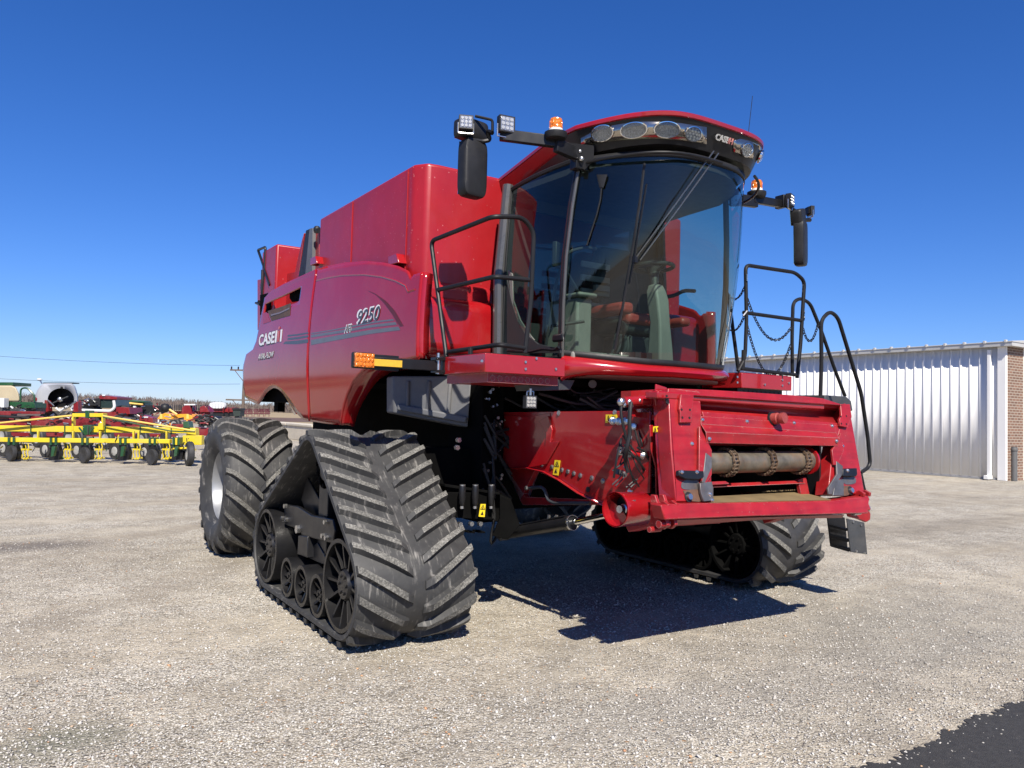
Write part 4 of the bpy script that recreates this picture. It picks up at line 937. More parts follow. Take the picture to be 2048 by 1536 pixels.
# ---------------------------------------------------------------- platforms beside the cab
def platform(side):
    mb = MB(); s = side
    poly = [(s*1.68,-.36),(s*.98,-.36),(s*.98,1.0),(s*1.68,1.0)] if side > 0 else [(s*1.68,-.36),(s*.98,-.36),(s*.98,.5),(s*1.68,.25)]
    mb.prism(poly, 2, 1.925, 2.06)
    o = part(mb, 'platform', RED, bevel=.006)
    mb = MB()
    for (px, py) in ([(1050.5,724),(1050.5,738),(1072,717),(1111,738),(963,722)] if side < 0 else [(1474,754),(1474,765),(1564,760),(1564,771),(1529,769),(1577,766)]):
        c0 = Y(px, py, -.36); mb.cyl(c0, c0+Vector((0,-.008,0)), .010, 8)
    part(mb, 'bolt', STEEL, o, split=True)
    mb = MB(); mb.box(min(s*1.66, s*1.0), max(s*1.66, s*1.0), -.33, .5, 2.058, 2.066); part(mb, 'tread_plate', BLKM, o)
    mb = MB(); mb.box(min(s*1.62, s*1.0), max(s*1.62, s*1.0), -.30, .3, 1.86, 1.925)
    for k in range(9): c0 = Vector((s*(1.58-.06*k), -.3, 1.89)); mb.cyl(c0, c0+Vector((0,-.006,0)), .02, 10)
    part(mb, 'platform_beam', REDF if side < 0 else BLK, o)
    if side < 0:
        mb = MB(); c0 = Y(895,730,.21); mb.obox(c0+Vector((.04,.0,0)), (.10,.03,.11)); part(mb, 'bracket', RED, o, bevel=.004)
    return o
PL = platform(-1); PR = platform(1)
mb = MB(); mb.box(.90, 1.55, -.22, .75, 1.12, 1.90); mb.box(.86, .90, -.2, .6, 1.6, 1.9); part(mb, 'shade_block', BLKD, PR, bevel=.01)  # unseen block added to keep sun off the ground and far rollers
def rail(name, paths, r=.017, lab=None, mat=None):
    mb = MB()
    for p in paths: mb.tube(p, r, 10)
    o = part(mb, name, mat or BLK); 
    if lab: o['label'] = lab
    return o
RAILM = simple('black_satin_paint', (.010, .010, .011), .5, 0, 0, .2, 5, spec=.3)
yf = -.345
rail('handrail', [
    arc([X(893,714,-1.66), X(875,580,-1.66), X(862,482,-1.66), Y(985,433,yf), Y(1045,434,yf), Y(1068,462,yf), Y(1062,600,yf), Y(1050,706,yf)], .07, 6),
    arc([X(875,580,-1.66), Y(990,553,yf), Y(1058,560,yf)], .05), arc([X(896,704,-1.66), Y(1000,689,yf), Y(1052,697,yf)], .05),
    [Y(941,695,-.1), Y(941,712,-.1)]], .0175, mat=RAILM)
rail('handrail', [
    arc([Y(1476,742,yf), Y(1490,716,yf), Y(1493,640,yf), Y(1491,530,yf), Y(1590,545,yf), Y(1609,562,yf), Y(1601,690,yf), Y(1594,756,yf)], .06, 6),
    [Y(1487,625,yf), Y(1602,641,yf)], [Y(1481,737,yf), Y(1594,750,yf)], [Y(1486,738,yf), Y(1487,700,yf)],
    arc([Y(1477,742,-.1), Y(1466,660,-.1), Y(1457,590,-.1)], .05), [Y(1562,746,yf), Y(1562,757,yf)]], .0175, mat=RAILM)
ya, yb = -.12, -.70
rail('ladder_rail', [arc([Y(1585,752,ya), Y(1584,680,ya), Y(1586,605,ya), Y(1600,596,ya), Y(1620,606,ya), Y(1642,660,ya), Y(1670,740,ya), Y(1690,792,ya)], .07, 6)], .0175, mat=RAILM)
rail('ladder_rail', [arc([Y(1641,792,yb), Y(1643,720,yb), Y(1642,640,yb), Y(1660,622,yb), Y(1676,635,yb), Y(1722,785,yb), Y(1735,870,yb), Y(1741,932,yb), Y(1721,946,yb)], .07, 6), arc([Y(1721,946,yb), Y(1727,975,yb), Y(1735,1000,yb)], .03)], .0175, mat=RAILM)
mb = MB(); mb.slab([Y(1650,790,-.4), Y(1693,793,-.4), Y(1703,802,-.4), Y(1706,822,-.4), Y(1650,815,-.4)], (0,.35,0)); part(mb, 'ladder_housing', DGREY, bevel=.01)
# folding ladder: front cheek plate, rear cheek plate, grating treads
mb = MB(); fp = [Y(1694,1037,-.78), Y(1729,1045,-.78), Y(1735,1109,-.78), Y(1702,1104,-.78)]
mb.slab(fp, (0,.012,0)); lad = part(mb, 'ladder_cheek', DGREY, bevel=.003)
LO_ = Vector((.0,.20,.02)); rp = [p+LO_ for p in fp]
mb = MB(); mb.slab(rp, (0,.012,0)); part(mb, 'ladder_cheek', BLK, lad)
for t in (.35, .68, .97):
    mb = MB(); a, b_ = fp[0].lerp(fp[3], t), fp[1].lerp(fp[2], t)
    for k in range(4): q = a.lerp(b_, k/3)+Vector((0,.018,0)); mb.beam(q, q+LO_*.9, .008, .02)
    for k in range(1, 5): q = LO_*(k/5); mb.beam(a+q, b_+q, .008, .02)
    part(mb, 'ladder_tread', BLK, lad)
mb = MB()
for u, v in ((.3,.95),(.8,.96),(.3,.06),(.75,.10)): c0 = fp[0].lerp(fp[1],u).lerp(fp[3].lerp(fp[2],u), v); mb.cyl(c0, c0+Vector((0,-.012,0)), .011, 8)
part(mb, 'bolt', STEEL, lad, split=True)
# chains: separate interlocking links merged into one hanging chain each
CH = simple('black_chain', (.03,.03,.03), .35, .6, 0, .2, 20)
def chain(p0, p1, sag, name='safety_chain'):
    p0, p1 = Vector(p0), Vector(p1); n = 60; P = []
    for i in range(n+1): t = i/n; q = p0.lerp(p1, t); q.z -= sag*4*t*(1-t); P.append(q)
    L = [0]
    for i in range(n): L.append(L[-1] + (P[i+1]-P[i]).length)
    mb = MB(); lk = .034; cnt = max(2, int(L[-1]/(lk*.82)))
    for k in range(cnt):
        s = L[-1]*(k+.5)/cnt; i = min(n-1, int(np.searchsorted(L, s))-1); i = max(0, i); c0 = P[i].lerp(P[i+1], (s-L[i])/(L[i+1]-L[i])); d = (P[i+1]-P[i]).normalized()
        a = Vector((0,1,0)) if k % 2 else d.cross(Vector((0,1,0))).normalized(); ring = []
        for w_ in range(10):
            w = 2*PI*w_/10; ring.append(c0 + d*(lk*.62*math.cos(w)) + a*(lk*.34*math.sin(w)))
        mb.tube(ring, .0042, 4, closed=True)
    return part(mb, name, CH)
chain(Y(1455,585,-.1), Y(1493,565,yf), .10); chain(Y(1452,650,-.1), Y(1491,626,yf), .10)
chain(Y(1492,590,yf), Y(1582,655,yf), .24); chain(Y(1494,650,yf), Y(1581,690,yf), .36)
chain(Y(1607,570,yf), Y(1607,640,yf), .01); chain(Y(1604,650,yf), Y(1636,648,-.3), .16); chain(Y(1493,545,yf), Y(1491,600,yf), .01)
mb = MB(); mb.tube([Y(1494,548,yf-.02), Y(1494,562,yf-.02)], .008, 6); mb.tube([Y(1486,632,yf-.02), Y(1494,622,yf-.02)], .008, 6); part(mb, 'chain_hook', STEEL, split=True)
# ---------------------------------------------------------------- cab
def planc(t, hw, yc, yf_, k=2.9):
    """plan curve of the windscreen: t -1..1"""
    x = hw*math.sin(t*PI/2*.98)/math.sin(PI/2*.98); u = abs(x)/hw
    return x, yf_ + (yc-yf_)*(u**k)
def gl(t, h):
    t = t*2-1; hw = lerp(.885, .83, h) + .05*math.sin(PI*h)*1.0; yc = lerp(-.20, -.30, h); yf_ = lerp(-.58, -.90, h) - .05*math.sin(PI*h)
    x, y = planc(t, hw, yc, yf_); u = abs(x)/hw
    z0 = 2.035 + .11*max(0, u-.35)**1.6*(1 if x < 0 else .6); z1 = 3.63
    return Vector((x, y, lerp(z0, z1, h)))
mb = MB(); mb.loft([[gl(i/48, j/16) for i in range(49)] for j in range(17)]); ws = part(mb, 'windscreen', GLASS)
# cab floor and lower lip
mb = MB(); fl = [gl(i/24, 0) for i in range(25)]
mb.prism([(p.x*.97, p.y+.03) for p in fl]+[(.93, .68), (-.93, .68)], 2, 1.95, 2.03); floor = part(mb, 'cab_floor', INT)
mb = MB(); R_ = []
for i in range(41):
    t = i/40; p = gl(t, 0); u = abs(t*2-1); th = .075 + .115*u**2.2*(1 if t < .5 else .45); n_ = Vector((p.x*.35, p.y+.1-.15, 0)).normalized()
    b_ = p.z - th
    R_.append([p+Vector((0,0,.012))-n_*.01, p+n_*.018+Vector((0,0,.008)), p+n_*.05+Vector((0,0,-.02)), Vector((p.x, p.y, p.z))+n_*.065+Vector((0,0,-th*.5)), Vector((p.x, p.y, b_+.012))+n_*.045, Vector((p.x, p.y, b_))+n_*.0, Vector((p.x, p.y, b_))-n_*.12])
mb.loft(R_); lipo = part(mb, 'cab_lip', RED, sharp=60)
mb = MB(); mb.loft([[gl(i/40, 0)+Vector((0,-.004,.0)), gl(i/40, .035 if True else 0)+Vector((0,-.006,0))] for i in range(41)]); part(mb, 'windscreen_seal', BLKM, ws, solid=.006)
mb = MB(); mb.loft([[gl(i/40, .972)+Vector((0,-.006,0)), gl(i/40, 1)+Vector((0,-.006,0))] for i in range(41)]); part(mb, 'windscreen_seal', BLKM, ws, solid=.006)
# pillars
def pillar(pts, r, m=None, nm='cab_pillar', sx=1, sy=1):
    mb = MB(); mb.tube(pts, r, 10); return part(mb, nm, m or BLK)
PILL = simple('grey_pillar', (.085,.083,.08), .3, .3, .3, .1)
for s in (-1, 1):
    A = [gl(0 if s < 0 else 1, h) for h in (0,.25,.5,.75,1)]; pillar([p+Vector((0,.02,0)) for p in A], .026)
    if s < 0: pillar([gl(0, h)+Vector((-.012,-.012,0)) for h in (0,.25,.5,.75,.93)], .013, PILL, 'pillar_trim')
    pillar([Vector((s*.955, .62, 1.98)), Vector((s*.965, .63, 2.8)), Vector((s*.90, .62, 3.62))], .048, PILL if s < 0 else BLK)
    # door glass
    A = [gl(0 if s < 0 else 1, h)+Vector((s*.004,.03,0)) for h in [k/10 for k in range(11)]]
    B = [Vector((s*lerp(.94,.885,k/10)+s*.02*math.sin(PI*k/10), .58, lerp(2.06, 3.58, k/10))) for k in range(11)]
    rows = []
    for a, b_ in zip(A, B): rows.append([a.lerp(b_, i/8)+Vector((s*.035*math.sin(PI*i/8),0,0)) for i in range(9)])
    mb = MB(); mb.loft(rows); dg = part(mb, 'door_glass', GLASS)
    mb = MB(); mb.tube([r_[0] for r_ in rows], .014, 6); mb.tube(rows[0], .014, 6); mb.tube(rows[-1], .02, 6); mb.tube([r_[-1] for r_ in rows], .012, 6)
    # curved solid lower rear corner of the door
    part(mb, 'door_frame', BLKM, dg)
    if s < 0:
        mb = MB(); P = [X(px, py, -.96) for px, py in ((1014,560),(1022,600),(1034,640),(1050,668),(1075,688),(1120,698),(1120,706),(1014,706))]
        mb.slab(P, (.02,0,0)); part(mb, 'door_lower_panel', INTD, dg)
        mb = MB(); P = [X(px, py, -.955) for px, py in ((1016,540),(1024,548),(1026,600),(1040,640),(1056,664),(1068,680),(1050,668),(1034,640),(1022,600))]
        mb.slab(P, (.012,0,0)); part(mb, 'door_trim', INT, dg)
        mb = MB(); c0 = X(1117,676,-.975); mb.obox(c0, (.03,.14,.06)); part(mb, 'door_hinge', BLK, dg, bevel=.015)
        mb = MB(); mb.tube(arc([X(1015,702,-.99), X(1060,704,-.99), X(1085,698,-.99), X(1110,700,-.99), X(1117,694,-.99)], .03), .011, 8); part(mb, 'door_latch_rod', BLK, dg)
# rear wall
mb = MB(); mb.box(-.92, .92, .64, .68, 2.0, 2.45); mb.box(-.92, .92, .64, .68, 3.45, 3.62); mb.box(-.92, -.62, .64, .68, 2.4, 3.5); mb.box(.55, .92, .64, .68, 2.4, 3.5); rw = part(mb, 'cab_rear_wall', INTD)
mb = MB(); mb.box(-.64, .57, .655, .665, 2.43, 3.47); part(mb, 'rear_window', GLASS, rw)
mb = MB(); mb.prism([(p.x*.96, p.y+.06) for p in [gl(i/24, 1) for i in range(25)]]+[(.85,.66),(-.85,.66)], 2, 3.55, 3.60); part(mb, 'cab_headliner', INTD)
# roof: red crown, black side band, black visor with lamps
def rp_(t, o=0.0, dz=0.0):
    """rim of the roof in plan; t 0..1 from left rear round the front to right rear"""
    def side_pt(k, s): return Vector((s*(lerp(.80, .895, min(1, k*1.3))+o), lerp(1.02, -.30, k), lerp(3.76, 3.86, min(1, k*1.4))+dz))
    if t < .25: p = side_pt(t/.25, -1); return p
    if t > .75: return side_pt((1-t)/.25, 1)
    x, y = planc((t-.5)/.25, .895+o, -.30, -1.0-o, 4.2); return Vector((x, y, 3.86+dz+.012*(1-(x/.895)**2)))
NR = 96
def ringr(o, dz): return [rp_(i/NR, o, dz) for i in range(NR+1)]
mb = MB()
mb.loft([ringr(-.30, .06), ringr(-.14, .042), ringr(-.04, .024), ringr(-.006, .012), ringr(.004, 0), ringr(.0, -.022), ringr(-.02, -.03), ringr(-.06, -.03)])
top = ringr(-.30, .06); mb.add([tuple(p) for p in top], [list(range(NR+1))])
roof = part(mb, 'cab_roof', RED, sharp=50)
def band(t, h):   # visor surface below the red rim
    zt = -.028; p = rp_(t, -.012, zt); q = rp_(t, -.09, -.205); r = p.lerp(q, h); r.z += .0; return r
mb = MB(); mb.loft([[band(i/NR, h) for i in range(NR+1)] for h in (0, .3, .6, .85, 1)] + [[rp_(i/NR, -.15, -.215) for i in range(NR+1)]]); part(mb, 'visor', BLK, roof, sharp=50)
# red lower side strake of the roof at its rear
mb = MB(); mb.loft([[band(t, .02)+Vector((-.012,0,0)), band(t, .45 + .2*(1-k/12))+Vector((-.014,0,0)), band(t, .55+.2*(1-k/12))+Vector((0,0,0))] for k, t in enumerate([.0+.2*k/12 for k in range(13)])]); part(mb, 'roof_strake', RED, roof)
mb = MB(); mb.add([tuple(rp_(i/NR, -.15, -.215)) for i in range(NR+1)], [list(range(NR+1))]); part(mb, 'roof_underside', BLKM, roof)
bronze = simple('bronze_mirror_trim', (.42,.38,.32), .12, .95, .5, .1, 4, rvar=.05)
def bn(t, h):
    e = .002; a, b_, c_ = band(t, h), band(t+e, h), band(t, h+.02); n_ = (b_-a).cross(c_-a).normalized()
    return n_ if n_.y < 0 or abs(n_.y) < .3 and n_.x*a.x > 0 else -n_
def strip(pxs, py0, py1, mat, nm, off=.006, n=24):
    mb = MB(); U = []; L_ = []
    for i in range(n+1):
        px = lerp(pxs[0], pxs[-1], i/n); a = interp(px, pxs, py0); b_ = interp(px, pxs, py1)
        for arr, yy_ in ((U, a), (L_, b_)):
            t, h = inv(band, px, yy_, .2, .8, 0, 1); p = band(t, min(1, max(.02, h))) + bn(t, h)*off; arr.append(p)
    mid = [a.lerp(b_, .5) for a, b_ in zip(U, L_)]; mb.loft([U, mid, L_]); return part(mb, nm, mat, roof, solid=.004)
strip([1163,1200,1240,1280,1320,1360,1412], [276,256,248,243,243,246,254], [291,286,281,278,277,280,288], bronze, 'lamp_strip')
strip([1466,1480,1500,1520,1530], [281,277,282,291,304], [303,308,316,326,330], bronze, 'lamp_strip', n=10)
def onband(px, py, off=0):
    t, h = inv(band, px, py, .2, .8, 0, 1); n_ = bn(t, h); d = (band(t+.004, h)-band(t, h)).normalized(); u_ = n_.cross(d).normalized()
    if u_.z < 0: u_ = -u_
    return band(t, h)+n_*off, n_, d, u_
def roof_lamp(px, py, w, h, led=False):
    c0, n_, d, u_ = onband(px, py, .012)
    mb = MB(); 
    ring = lambda k, o: [c0 + d*(w*k*math.cos(2*PI*i/28)) + u_*(h*k*math.sin(2*PI*i/28)) + n_*o for i in range(28)]
    mb.loft([ring(1.12, -.004), ring(1.1, .010), ring(1.0, .012), ring(.97, .004)], closed=True); o = part(mb, 'roof_lamp', CHROME, roof)
    mb = MB(); mb.loft([ring(.97, .004), ring(.8, -.004), ring(.4, -.012), ring(.05, -.014)], closed=True, caps=True); part(mb, 'lamp_reflector', LENS, roof)
    if led:
        mb = MB()
        for r_, k_ in ((0,1), (.45,6), (.78,10)):
            for i in range(k_): a = 2*PI*i/k_; q = c0 + d*(w*r_*math.cos(a)) + u_*(h*r_*math.sin(a)) + n_*.002; mb.cyl(q-n_*.004, q+n_*.004, .0085, 8)
        part(mb, 'lamp_leds', LED, roof)
    mb = MB(); mb.loft([ring(1.0, .012), ring(.7, .020), ring(.35, .024), ring(.03, .025)], closed=True, caps=True); part(mb, 'lamp_glass', CLEAR, roof)
for a in ((1206.4,266,.086,.056), (1268.6,260,.094,.054), (1332.9,259,.092,.055), (1384,267.5,.072,.050,True), (1490.8,299.5,.064,.048,True), (1517.7,312.3,.060,.048)): roof_lamp(*a)
c0, n_, d, u_ = onband(1447,279,.02)
if d.x < 0: d = -d
text('badge', 'CASE', LED, roof, c0-d*.035, d, u_, .062, .004, .002); text('badge', 'IH', simple('red_silver', (.5,.2,.18), .3), roof, c0+d*.055, d, u_, .062, .004, .002)
# curved grab bar under the visor and antenna
mb = MB(); P = []
for px, py in ((1172,322),(1200,315),(1240,309),(1295,306),(1350,309),(1392,319)):
    P.append(onplane(px, py, (0,-.95,3.6), (.15 if px > 1295 else -.35, -1, 0)))
mb = MB(); P = [rp_(t, -.03, -.29) for t in [.27+.23*k/14 for k in range(15)]]; mb.tube(P, .012, 8); part(mb, 'grab_bar', BLK, roof)
mb = MB(); P = [rp_(t, -.03, -.30)+Vector((0,0,-.05*math.sin(PI*k/14))) for k, t in enumerate([.58+.17*k/14 for k in range(15)])]; mb.tube(P, .012, 8); part(mb, 'grab_bar', BLK, roof)
a0 = Y(1494,275,.3); mb = MB(); mb.tube([a0+Vector((0,0,-.1)), Y(1505,192,.3)], .0035, 6); mb.cyl(a0+Vector((0,0,-.12)), a0+Vector((0,0,0)), .012, 8); part(mb, 'antenna', BLKM)
# wipers, on the glass
def ong(px, py, off=.03):
    u, v = inv(gl, px, py, 0, 1, 0, 1.02); p = gl(u, v); return p + Vector((p.x*.5, -1, .1)).normalized()*off
mb = MB(); mb.tube([ong(1285,330,.03), ong(1277,400,.03), ong(1262,500,.03), ong(1245,600,.03), ong(1226,700,.03)], .011, 6); wp = part(mb, 'wiper_blade', BLKM)
mb = MB(); mb.tube([ong(1288,372,.04), ong(1268,490,.045), ong(1262,530,.045), ong(1255,570,.04)], .008, 6); mb.obox(ong(1265,522,.045), (.03,.03,.05)); part(mb, 'wiper_frame', BLK, wp)
WS = simple('satin_wiper_arm', (.14,.14,.14), .25, .8, 0, .1)
for a, b_ in (((1416,308),(1265,520)), ((1425,312),(1274,524))):
    mb = MB(); mb.tube([ong(*a, .06), ong((a[0]+b_[0])/2, (a[1]+b_[1])/2, .07), ong(*b_, .05)], .0065, 6); part(mb, 'wiper_arm', WS, wp)
mb = MB(); mb.tube([ong(1203,352,.02), ong(1199,400,.02), ong(1192,430,.02), ong(1172,492,.02)], .006, 6); mb.slab([ong(1192,352), ong(1212,352), ong(1204,378), ong(1198,378)], (0,.01,0)); part(mb, 'side_wiper', BLKM)
# ---------------------------------------------------------------- cab interior
mb = MB(); c0 = Y(1320,735,-.36); x0 = c0.x
mb.loft([[(x0+dx*w, -.36+dy*w+oy, z) for dx, dy in ((-1,-1),(1,-1),(1,1),(-1,1))] for z, w, oy in ((2.03,.085,0),(2.2,.075,0),(2.42,.062,.01),(2.6,.068,.04),(2.68,.062,.06),(2.74,.045,.07))], closed=True, caps=True)
sc_ = part(mb, 'steering_column', INT, bevel=.02, seg=3)
mb = MB(); mb.cyl((x0, -.28, 2.72), (x0+.02, -.25, 2.84), .035, 14, r2=.04); part(mb, 'column_boot', INTD, sc_)
mb = MB(); wc = Vector((x0+.04, -.22, 2.90)); nx = Vector((0,.06,1)).normalized(); a_ = Vector((1,0,0)); b2 = nx.cross(a_)
mb.tube([wc + a_*(.165*math.cos(w)) + b2*(.165*math.sin(w)) for w in [2*PI*k/36 for k in range(36)]], .017, 8, closed=True)
for k in range(3): w = 2*PI*k/3+.5; mb.tube([wc-nx*.05, wc + a_*(.155*math.cos(w)) + b2*(.155*math.sin(w))], .014, 6)
mb.lathe([(0,.0),(.06,0),(.05,-.05),(.035,-.08)], wc, nx, 16); part(mb, 'steering_wheel', INTD, sc_)
sx0 = .20
mb = MB(); mb.box(sx0-.26, sx0+.26, .02, .46, 2.36, 2.50); mb.box(sx0-.2, sx0+.2, .05, .4, 2.05, 2.36)
seat = part(mb, 'operator_seat', INTD, bevel=.04, seg=3)
mb = MB(); mb.box(sx0-.26, sx0+.26, -.02, .12, 2.44, 2.545); mb.box(sx0-.44, sx0-.30, -.14, .30, 2.50, 2.60); mb.box(sx0+.30, sx0+.42, -.1, .30, 2.46, 2.54); part(mb, 'seat_cushion', SEATR, seat, bevel=.035, seg=3)
mb = MB(); mb.loft([[(sx0+dx*w, .42+dy*.06+oy, z) for dx, dy in ((-1,-1),(1,-1),(1,1),(-1,1))] for z, w, oy in ((2.5,.24,0),(2.8,.25,.03),(3.1,.22,.07),(3.2,.17,.09))], closed=True, caps=True); part(mb, 'seat_back', INTD, seat, bevel=.03, seg=3)
mb = MB(); mb.box(-.16, .0, .3, .34, 2.75, 2.80)
for k in range(4): z = 2.62+.12*k; mb.obox((-.12, .36, z), (.32,.02,.05))
part(mb, 'grey_slat', INT, seat, split=True)
mb = MB(); mb.box(-.56, -.40, .05, .5, 2.05, 2.62); mb.box(-.58, -.38, .0, .3, 2.62, 2.66); cs = part(mb, 'side_console', INT, bevel=.02)
mb = MB(); c0 = Y(1112,512,-.02); mb.obox(c0+Vector((.05,0,0)), (.26,.04,.2), Matrix.Rotation(.5, 3, 'Z')); mb.tube([c0+Vector((.05,0,-.05)), (-.5,.1,2.66)], .015, 6); part(mb, 'monitor', INTD, cs, bevel=.01)
mb = MB(); mb.tube(arc([(-.84,.1,2.15), (-.82,.0,2.7), (-.76,-.05,2.95), (-.6,-.1,3.0), (-.5,-.1,3.0)], .08), .013, 8); mb.tube([(-.84,.08,2.35), (-.6,-.1,2.40)], .013, 8); part(mb, 'interior_grab_bar', INTD)
mb = MB()
for k in range(4): mb.tube(cat([(-.35+.05*k, -.1, 2.08), (-.33+.06*k, -.15, 2.2), (-.28+.05*k, -.12, 2.32)], 4), .012, 6)
mb.box(-.30, -.24, -.38, -.3, 2.04, 2.16); mb.box(-.18, -.12, -.38, -.3, 2.04, 2.16); part(mb, 'pedal', INTD, split=True)
mb = MB(); mb.box(-.85, -.05, -.28, .0, 2.03, 2.14); mb.box(.3, .85, -.2, .1, 2.03, 2.12); part(mb, 'floor_step', INT, bevel=.02, split=True)
mb = MB(); a = Y(1340,556,.0); mb.tube(arc([(.42,.1,2.72), (.6,.1,2.76), (.72,.1,2.82), (.86,.1,2.83)], .05), .018, 8); part(mb, 'door_grab_handle', INTD)
# ---------------------------------------------------------------- mirror arms, beacons, work lamps
def beacon(c0, par):
    mb = MB(); mb.lathe([(0,-.055),(.05,-.055),(.075,-.045),(.085,-.02),(.085,.0),(.06,.006),(0,.006)], c0, (0,0,1), 28); o = part(mb, 'beacon_base', BLKM, par)
    mb = MB(); mb.lathe([(.052,.006),(.052,.028),(0,.028)], c0, (0,0,1), 24); part(mb, 'beacon_ring', WHT, par)
    mb = MB(); mb.lathe([(.048,.028),(.048,.09),(.043,.105),(.03,.112),(0,.114)], c0, (0,0,1), 24)
    for k in range(12): w = 2*PI*k/12; mb.cyl(c0+Vector((.047*math.cos(w), .047*math.sin(w), .03)), c0+Vector((.047*math.cos(w), .047*math.sin(w), .09)), .003, 5)
    part(mb, 'beacon_lens', AMB, par)
def cube_lamp(c0, face, par, w=.11, n=3, mnt=True):
    f = Vector(face).normalized(); r = f.cross(Vector((0,0,1))).normalized(); u_ = r.cross(f); M = Matrix((r, f, u_)).transposed()
    mb = MB(); mb.obox(c0, (w, w*.45, w), M)
    for k in range(5): mb.obox(c0 - f*w*(.26+.05*k), (w*.8, w*.02, w*.8), M)
    mb.obox(c0-f*w*.35, (w*.5, w*.2, w*.5), M); o = part(mb, 'work_lamp', BLKM, par, bevel=.008)
    mb = MB(); mb.obox(c0+f*w*.225, (w*.84, w*.02, w*.84), M); part(mb, 'lamp_reflector', LENS, par, bevel=.01)
    mb = MB()
    for i in range(n):
        for j in range(n): q = c0 + f*w*.235 + r*(w*.27*(i-(n-1)/2)*(2/(n-1))) + u_*(w*.27*(j-(n-1)/2)*(2/(n-1))); mb.lathe([(0,.004),(w*.10,.004),(w*.12,0)], q, f, 10)
    part(mb, 'lamp_leds', LED, par)
    if mnt:
        mb = MB(); mb.tube(arc([c0+r*w*.55+u_*0, c0+r*w*.55-u_*w*.75, c0-r*w*.55-u_*w*.75, c0-r*w*.55], .01), .006, 6); part(mb, 'lamp_bracket', STEEL, par)
    return o
# left arm
r0 = Vector((-.84,-.33,3.63)); b0 = Vector((-1.13,-.375,3.735)); e0 = Y(1000,262,-.12)
mb = MB(); mb.beam(r0, b0+Vector((0,0,-.09)), .05, .10); mb.beam(b0+Vector((.06,0,-.06)), e0+Vector((0,0,-.03)), .05, .085); mb.box(-.92,-.80,-.36,-.28,3.52,3.66)
armL = part(mb, 'mirror_arm', BLK, bevel=.006)
mb = MB(); mb.slab([Vector((-1.13,-.30,3.70)), Vector((-.80,-.42,3.70)), Vector((-.80,-.42,3.58)), Vector((-.84,-.36,3.52))], (0,.01,0)); part(mb, 'arm_gusset', BLK, armL)
beacon(b0, armL)
mb = MB(); mb.tube([Y(1166,345,-.3), Y(1160,300,-.34)], .014, 8); mb.ball(Y(1163,318,-.38), .022); mb.ball(Y(1160,303,-.38), .016); part(mb, 'arm_clamp', STEEL, armL)
cube_lamp(Y(1012,250,-.16), (-.15,-1,.02), armL, .125); cube_lamp(Y(932,246,-.04), (-.45,-1,.05), armL, .105)
mb = MB(); mb.tube(arc([Y(950,232,-.02), Y(985,240,-.08), Y(985,266,-.08)], .02), .011, 8); mb.tube(arc([Y(985,266,-.1), Y(975,262,-.05), Y(980,280,-.04), Y(965,283,-.02), Y(935,278,0)], .02), .017, 8)
mb.tube(cat([Y(1060,282,-.2), Y(1040,286,-.17), Y(1020,280,-.14)], 4), .006, 6); part(mb, 'lamp_bar', BLK, armL, split=True)
mz = .02; mc = Y(946,338,mz); 
def mirror(name, c0, w, h, dp, yaw, par, tilt=0):
    M = (Matrix.Rotation(yaw, 3, 'Z') @ Matrix.Rotation(tilt, 3, 'Y')); rings = []
    for (k, d) in ((.80,-.5),(.95,-.42),(1.0,-.2),(1.0,.35),(.98,.5)):
        rg = []
        for i in range(32):
            a = 2*PI*i/32; cx_, sz_ = abs(math.cos(a))**.35*(1 if math.cos(a) > 0 else -1), abs(math.sin(a))**.35*(1 if math.sin(a) > 0 else -1)
            rg.append(c0 + M @ Vector((cx_*w/2*k, d*dp, sz_*h/2*(k*.5+.5))))
        rings.append(rg)
    mb = MB(); mb.loft(rings, closed=True, caps=True); o = part(mb, name, BLKM, par, sharp=50)
    mb = MB(); rg = [c0 + M @ Vector((x*w/2*.9, dp*.51, z*h/2*.92)) for x, z in ((-1,-1),(1,-1),(1,1),(-1,1))]; mb.slab(rg, M @ Vector((0,.004,0))); part(mb, 'mirror_glass', CHROME, par)
    return o
mirror('mirror', mc, .215, .435, .10, .12, armL); u0 = Y(946,260,.03)
mirror('mirror', u0+Vector((0,.02,.0)), .26, .15, .11, .12, armL)
mb = MB(); mb.tube([u0+Vector((0,0,-.06)), mc+Vector((0,0,.2))], .014, 8); part(mb, 'mirror_stem', STEEL, armL)
# right arm
b1 = Vector((1.13,-.375,3.70)); r1 = Vector((.84,-.33,3.60)); e1 = Y(1562,404,-.35)
mb = MB(); mb.beam(r1, b1+Vector((0,0,-.09)), .05, .10); mb.beam(b1+Vector((-.05,0,-.07)), e1+Vector((0,0,-.02)), .05, .07); mb.obox(e1, (.05,.1,.12)); armR = part(mb, 'mirror_arm', BLK, bevel=.006)
beacon(b1, armR); cube_lamp(Y(1580,401,-.42), (.35,-1,0), armR, .11)
mb = MB(); mb.tube(arc([e1, Y(1580,416,-.36), Y(1600,428,-.36), Y(1606,440,-.36), Y(1620,440,-.36)], .03), .02, 8); mb.tube(cat([Y(1537,405,-.35), Y(1545,412,-.35), Y(1560,408,-.35)], 4), .006, 6); part(mb, 'lamp_bar', BLK, armR, split=True)
cube_lamp(Y(1621,422,-.32), (.75,-.35,0), armR, .085)
m1 = Y(1602,487,-.36); mirror('mirror', m1, .20, .43, .09, .42, armR, -.07); mirror('mirror', Y(1597,434,-.36), .17, .15, .10, .35, armR, -.3)
